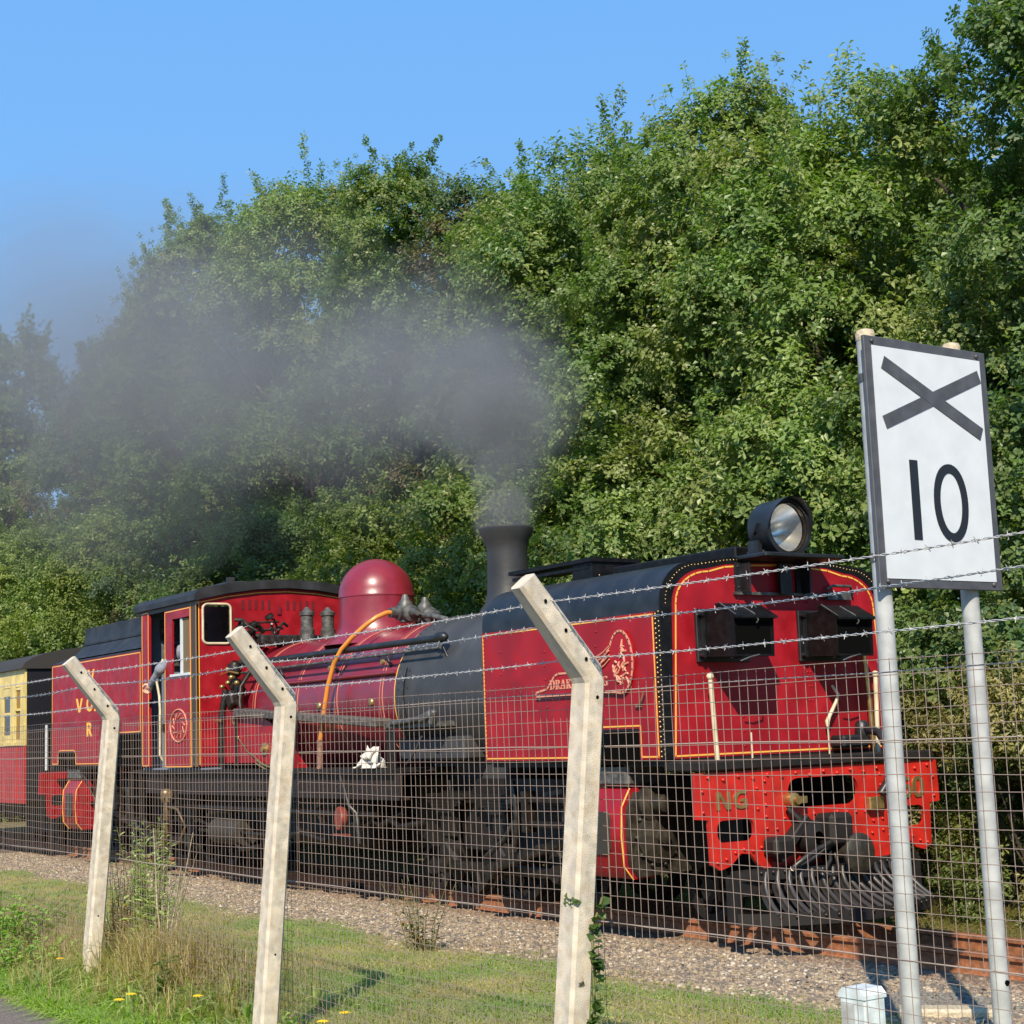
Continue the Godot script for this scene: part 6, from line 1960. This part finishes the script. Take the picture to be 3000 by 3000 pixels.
func herb(called: String, label: String, category: String, at: Vector3, h: float, stems: int, spread: float, ll: float, lw: float, cols: Array, sd: int, per := 14, group := "", from := 0.08, lm: Material = null):
	var r := RandomNumberGenerator.new(); r.seed = sd
	var T := thing(called, label, category, at, group)
	var b := MB.new(); var lb := MB.new()
	for k in stems:
		var a := r.randf() * TAU
		var p := Vector3(cos(a), 0, sin(a)) * spread * 0.35 * r.randf()
		var hh := h * r.randf_range(0.6, 1.0)
		var q := p + Vector3(cos(a) * spread * r.randf(), hh, sin(a) * spread * r.randf())
		var m := p.lerp(q, 0.5) + Vector3(cos(a), 0, sin(a)) * -0.03
		b.tube([p, m, q], [0.006, 0.004, 0.002], 5)
		for j in per:
			var u := from + (1.0 - from) * j / per
			var c := p.lerp(m, u * 2) if u < 0.5 else m.lerp(q, u * 2 - 1)
			var az := j * 2.4 + r.randf()
			var el := r.randf_range(-0.2, 0.8)
			var d := Vector3(cos(az) * cos(el), sin(el), sin(az) * cos(el))
			var s := (1.15 - u * 0.75) * r.randf_range(0.7, 1.1)
			leaf(lb, c, d, (Vector3.UP + Vector3(r.randf_range(-0.4, 0.4), 0, r.randf_range(-0.4, 0.4))).normalized(), ll * s, lw * s, (cols[r.randi() % cols.size()] as Color) * r.randf_range(0.8, 1.15))
	part(T, "stems", b, M.stem)
	part(T, "leaves", lb, lm if lm else M.leaf, "stuff")

func build_plants():
	M.stem = mat(Color(0.14, 0.14, 0.05), 0.7)
	var g := [Color(0.1, 0.18, 0.04), Color(0.13, 0.21, 0.05), Color(0.16, 0.2, 0.06)]
	var gg := [Color(0.55, 0.64, 0.25), Color(0.66, 0.7, 0.32), Color(0.48, 0.6, 0.2)]
	var lush := [Color(0.27, 0.45, 0.08), Color(0.34, 0.52, 0.1), Color(0.4, 0.55, 0.12)]
	herb("tall_weed", "tallest grey-green weed, feathery, right of the leftmost fence post", "weed", Vector3(-11.05, -0.12, -4.28), 1.22, 30, 0.26, 0.14, 0.04, gg, 1, 30)
	herb("tall_weed", "thin grey-green weed close beside the leftmost fence post", "weed", Vector3(-11.5, -0.12, -4.3), 0.95, 20, 0.22, 0.12, 0.028, gg, 2, 26)
	herb("dead_dock", "rusty orange seed head of dock beside the leftmost fence post", "dock", Vector3(-11.3, -0.12, -4.12), 0.82, 9, 0.13, 0.055, 0.045, [Color(0.75, 0.4, 0.13), Color(0.82, 0.5, 0.2)], 3, 40, "", 0.45, M.dry)
	herb("nettles", "leafy green nettle clump at the left edge beside the path", "nettles", Vector3(-13.3, -0.12, -3.85), 0.6, 60, 0.7, 0.12, 0.07, lush, 4, 14)
	herb("nettles", "second nettle clump a step nearer along the path's grassy edge", "nettles", Vector3(-12.2, -0.12, -3.65), 0.34, 36, 0.45, 0.11, 0.06, lush, 5, 12)
	herb("ragwort", "small bushy weed with brown leaves at the ballast edge, between the middle and nearest posts", "weed", Vector3(-10.75, -0.12, -6.35), 0.62, 14, 0.24, 0.09, 0.035, [Color(0.16, 0.17, 0.05), Color(0.2, 0.2, 0.06), Color(0.3, 0.16, 0.06)], 6, 14)
	herb("seedling", "young dark green sapling in the grass near the middle post's foot", "weed", Vector3(-9.72, -0.12, -3.88), 0.42, 9, 0.08, 0.1, 0.06, g, 7, 8)
	herb("seedling", "low leafy weed right of the middle post's foot", "weed", Vector3(-8.02, -0.12, -3.95), 0.26, 9, 0.14, 0.09, 0.06, lush, 8, 8)
	herb("seedling", "low weed at the foot of the small grey cabinet", "weed", Vector3(-5.62, -0.12, -5.72), 0.2, 12, 0.16, 0.08, 0.04, lush, 9, 8)
	# dry twigs behind the weed
	var b := MB.new()
	var r := RandomNumberGenerator.new(); r.seed = 51
	for k in 7:
		var p := Vector3(-10.75 + r.randf_range(-0.12, 0.12), -0.12, -4.3); var q := p + Vector3(r.randf_range(-0.1, 0.45), r.randf_range(0.7, 1.15), r.randf_range(-0.15, 0.1))
		b.tube([p, p.lerp(q, 0.5) + Vector3(-0.06, 0, 0), q], [0.008, 0.006, 0.003], 5)
		b.tube([p.lerp(q, 0.6), p.lerp(q, 0.6) + Vector3(0.16, 0.12, 0.03), p.lerp(q, 0.6) + Vector3(0.3, 0.3, 0.03)], [0.005, 0.004, 0.002], 4)
	solo("dry_twigs", b, M.cap, "bare dry stalks behind the feathery weed", "twigs")
	# ivy
	var T := thing("ivy", "ivy strand climbing the right edge of the nearest fence post", "ivy", Vector3(-5.33, 0, -4.0))
	b = MB.new()
	var lb := MB.new()
	var path := []
	for k in 30:
		var y := -0.1 + k * 0.034
		path.append(Vector3(0.066 + 0.012 * sin(k * 0.9), y, 0.17 - y * 0.1 - 0.03 + 0.02 * sin(k * 0.6)))
	b.tube(path, 0.006, 5)
	for k in 90:
		var c: Vector3 = path[r.randi() % 30]
		var d := Vector3(r.randf_range(0.2, 1), r.randf_range(-0.6, 0.7), r.randf_range(-0.8, 0.8)).normalized()
		leaf(lb, c, d, (Vector3(0.8, 0.6, 0.2)).normalized() if absf(d.x) < 0.7 else Vector3.UP, 0.045 * r.randf_range(0.6, 1.2), 0.042, Color(0.05, 0.1, 0.025).lerp(Color(0.12, 0.2, 0.05), r.randf()))
	for s in [[0.88, 0.9], [0.55, 0.6], [0.28, 1.0]]:
		for k in 12:
			leaf(lb, Vector3(0.066 - k * 0.009 * s[1], s[0] + 0.01 * sin(k), 0.13), Vector3(r.randf_range(-0.5, 0.5), r.randf_range(-0.5, 0.5), 0.7).normalized(), Vector3(0.3, 0.5, 0.8).normalized(), 0.035, 0.032, Color(0.1, 0.15, 0.04) if s[1] > 0.7 else Color(0.16, 0.14, 0.07))
	part(T, "stem", b, M.stem)
	part(T, "leaves", lb, M.leaf, "stuff")
	# dandelions
	M.petal = mat(Color(0.85, 0.55, 0.02), 0.6)
	var fl := [[-11.41, -3.76, "yellow dandelion left of the leftmost post's foot"], [-9.45, -3.55, "yellow dandelion in the verge between the left and middle posts"], [-9.3, -3.42, "yellow dandelion nearest the path edge, below its neighbour"], [-9.07, -3.82, "yellow dandelion just left of the middle post's foot"], [-7.75, -3.97, "larger yellow dandelion right of the middle post at the bottom edge"], [-7.9, -4.18, "yellow dandelion a hand's breadth behind the larger one"]]
	for f in fl:
		var F := thing("dandelion", f[2], "flower", Vector3(f[0], -0.12, f[1]), "dandelions in the verge")
		b = MB.new()
		b.tube([Vector3.ZERO, Vector3(0.01, 0.12, 0), Vector3(0.0, 0.2, 0.01)], 0.003, 5)
		part(F, "stalk", b, M.stem)
		b = MB.new()
		for k in 24:
			var a := k * 2.4; var q := 0.008 + 0.018 * k / 24.0
			b.box(Vector3(cos(a) * q, 0.203 + 0.006 * (1.0 - k / 24.0), 0.01 + sin(a) * q), Vector3(0.014, 0.003, 0.007), Basis(Vector3.UP, -a))
		part(F, "flower_head", b, M.petal)

# ------------------------------------------------------------------ smoke
func build_smoke():
	var S := thing("smoke", "grey smoke blowing back from the chimney over the train and into the sky", "smoke", Vector3.ZERO)
	var path := [[Vector3(-12.69, 3.5, -8.6), 0.21, 1.3], [Vector3(-12.7, 3.9, -8.6), 0.33, 0.95], [Vector3(-12.8, 4.4, -8.65), 0.5, 0.62], [Vector3(-13.2, 4.95, -8.8), 0.68, 0.38], [Vector3(-14.2, 5.45, -9.0), 0.9, 0.22], [Vector3(-16.0, 5.85, -9.2), 1.15, 0.16], [Vector3(-19.0, 6.5, -9.4), 1.5, 0.11], [Vector3(-23.0, 7.4, -9.6), 1.9, 0.08], [Vector3(-28.0, 8.8, -9.9), 2.5, 0.055], [Vector3(-36.0, 11.0, -10.2), 3.4, 0.04]]
	var r := RandomNumberGenerator.new(); r.seed = 6
	var mats := {}
	for i in path.size() - 1:
		var a: Vector3 = path[i][0]; var c: Vector3 = path[i + 1][0]
		var n := 9 if i < 3 else 17
		for k in n:
			var u := (k + r.randf()) / n
			var rad := lerpf(path[i][1], path[i + 1][1], u)
			var p := a.lerp(c, u) + Vector3(r.randfn(), r.randfn(), r.randfn()) * rad * (0.33 if i > 2 else 0.16)
			var s := rad * r.randf_range(0.45, 1.2)
			var dn: float = lerpf(path[i][2], path[i + 1][2], u) * r.randf_range(0.4, 1.7)
			var key := int(dn * 40)
			if not mats.has(key):
				var m := FogMaterial.new()
				m.density = dn * 0.24; m.albedo = Color(0.45, 0.465, 0.485).linear_to_srgb()
				mats[key] = m
			var f := FogVolume.new()
			f.shape = RenderingServer.FOG_VOLUME_SHAPE_ELLIPSOID
			f.material = mats[key]
			f.size = Vector3(s * 2 * r.randf_range(1.0, 1.4), s * 2, s * 2 * r.randf_range(0.8, 1.1))
			f.name = "puff" if not S.has_node("puff") else "puff_%03d" % S.get_child_count()
			S.add_child(f, true)
			f.position = p
			f.set_meta("kind", "stuff")

func _ready():
	# camera, sky, sun, exposure
	var cam := Camera3D.new(); cam.name = "camera"
	cam.fov = 36.12; cam.near = 0.1; cam.far = 1200.0
	cam.transform = Transform3D(Basis(Vector3(0.55982774, -0.03646207, -0.82780639), Vector3(0.13506955, 0.98968476, 0.04775238), Vector3(0.81752622, -0.13854454, 0.5589779)), Vector3(0, 1.57, 0))
	add_child(cam); cam.current = true
	var we := WorldEnvironment.new(); we.name = "environment"
	var e := Environment.new()
	e.background_mode = Environment.BG_SKY
	var sky := Sky.new()
	var sm := ProceduralSkyMaterial.new()
	sm.sky_top_color = Color(0.37, 0.595, 0.84); sm.sky_horizon_color = Color(0.59, 0.75, 0.88); sm.sky_curve = 0.16
	sm.ground_bottom_color = Color(0.2, 0.2, 0.15); sm.ground_horizon_color = Color(0.5, 0.55, 0.55)
	sm.sun_angle_max = 12.0
	sky.sky_material = sm
	e.sky = sky
	e.tonemap_mode = Environment.TONE_MAPPER_LINEAR; e.tonemap_exposure = 1.4
	e.volumetric_fog_enabled = true; e.volumetric_fog_density = 0.0
	e.sdfgi_enabled = true; e.ssao_enabled = true; e.ssil_enabled = true
	we.environment = e
	add_child(we)
	var sun := DirectionalLight3D.new(); sun.name = "sun"
	sun.light_energy = 1.55; sun.light_color = Color(1.0, 0.95, 0.86); sun.light_angular_distance = 0.53; sun.shadow_enabled = true
	add_child(sun)
	sun.look_at_from_position(Vector3.ZERO, -Vector3(0.555, 0.65, 0.515), Vector3.UP)
	rng.seed = 12
	make_materials()
	build_ground()
	build_loco()
	build_carriage()
	build_driver()
	build_cloth()
	build_sign()
	build_fence()
	build_wood()
	build_grass()
	build_plants()
	build_smoke()
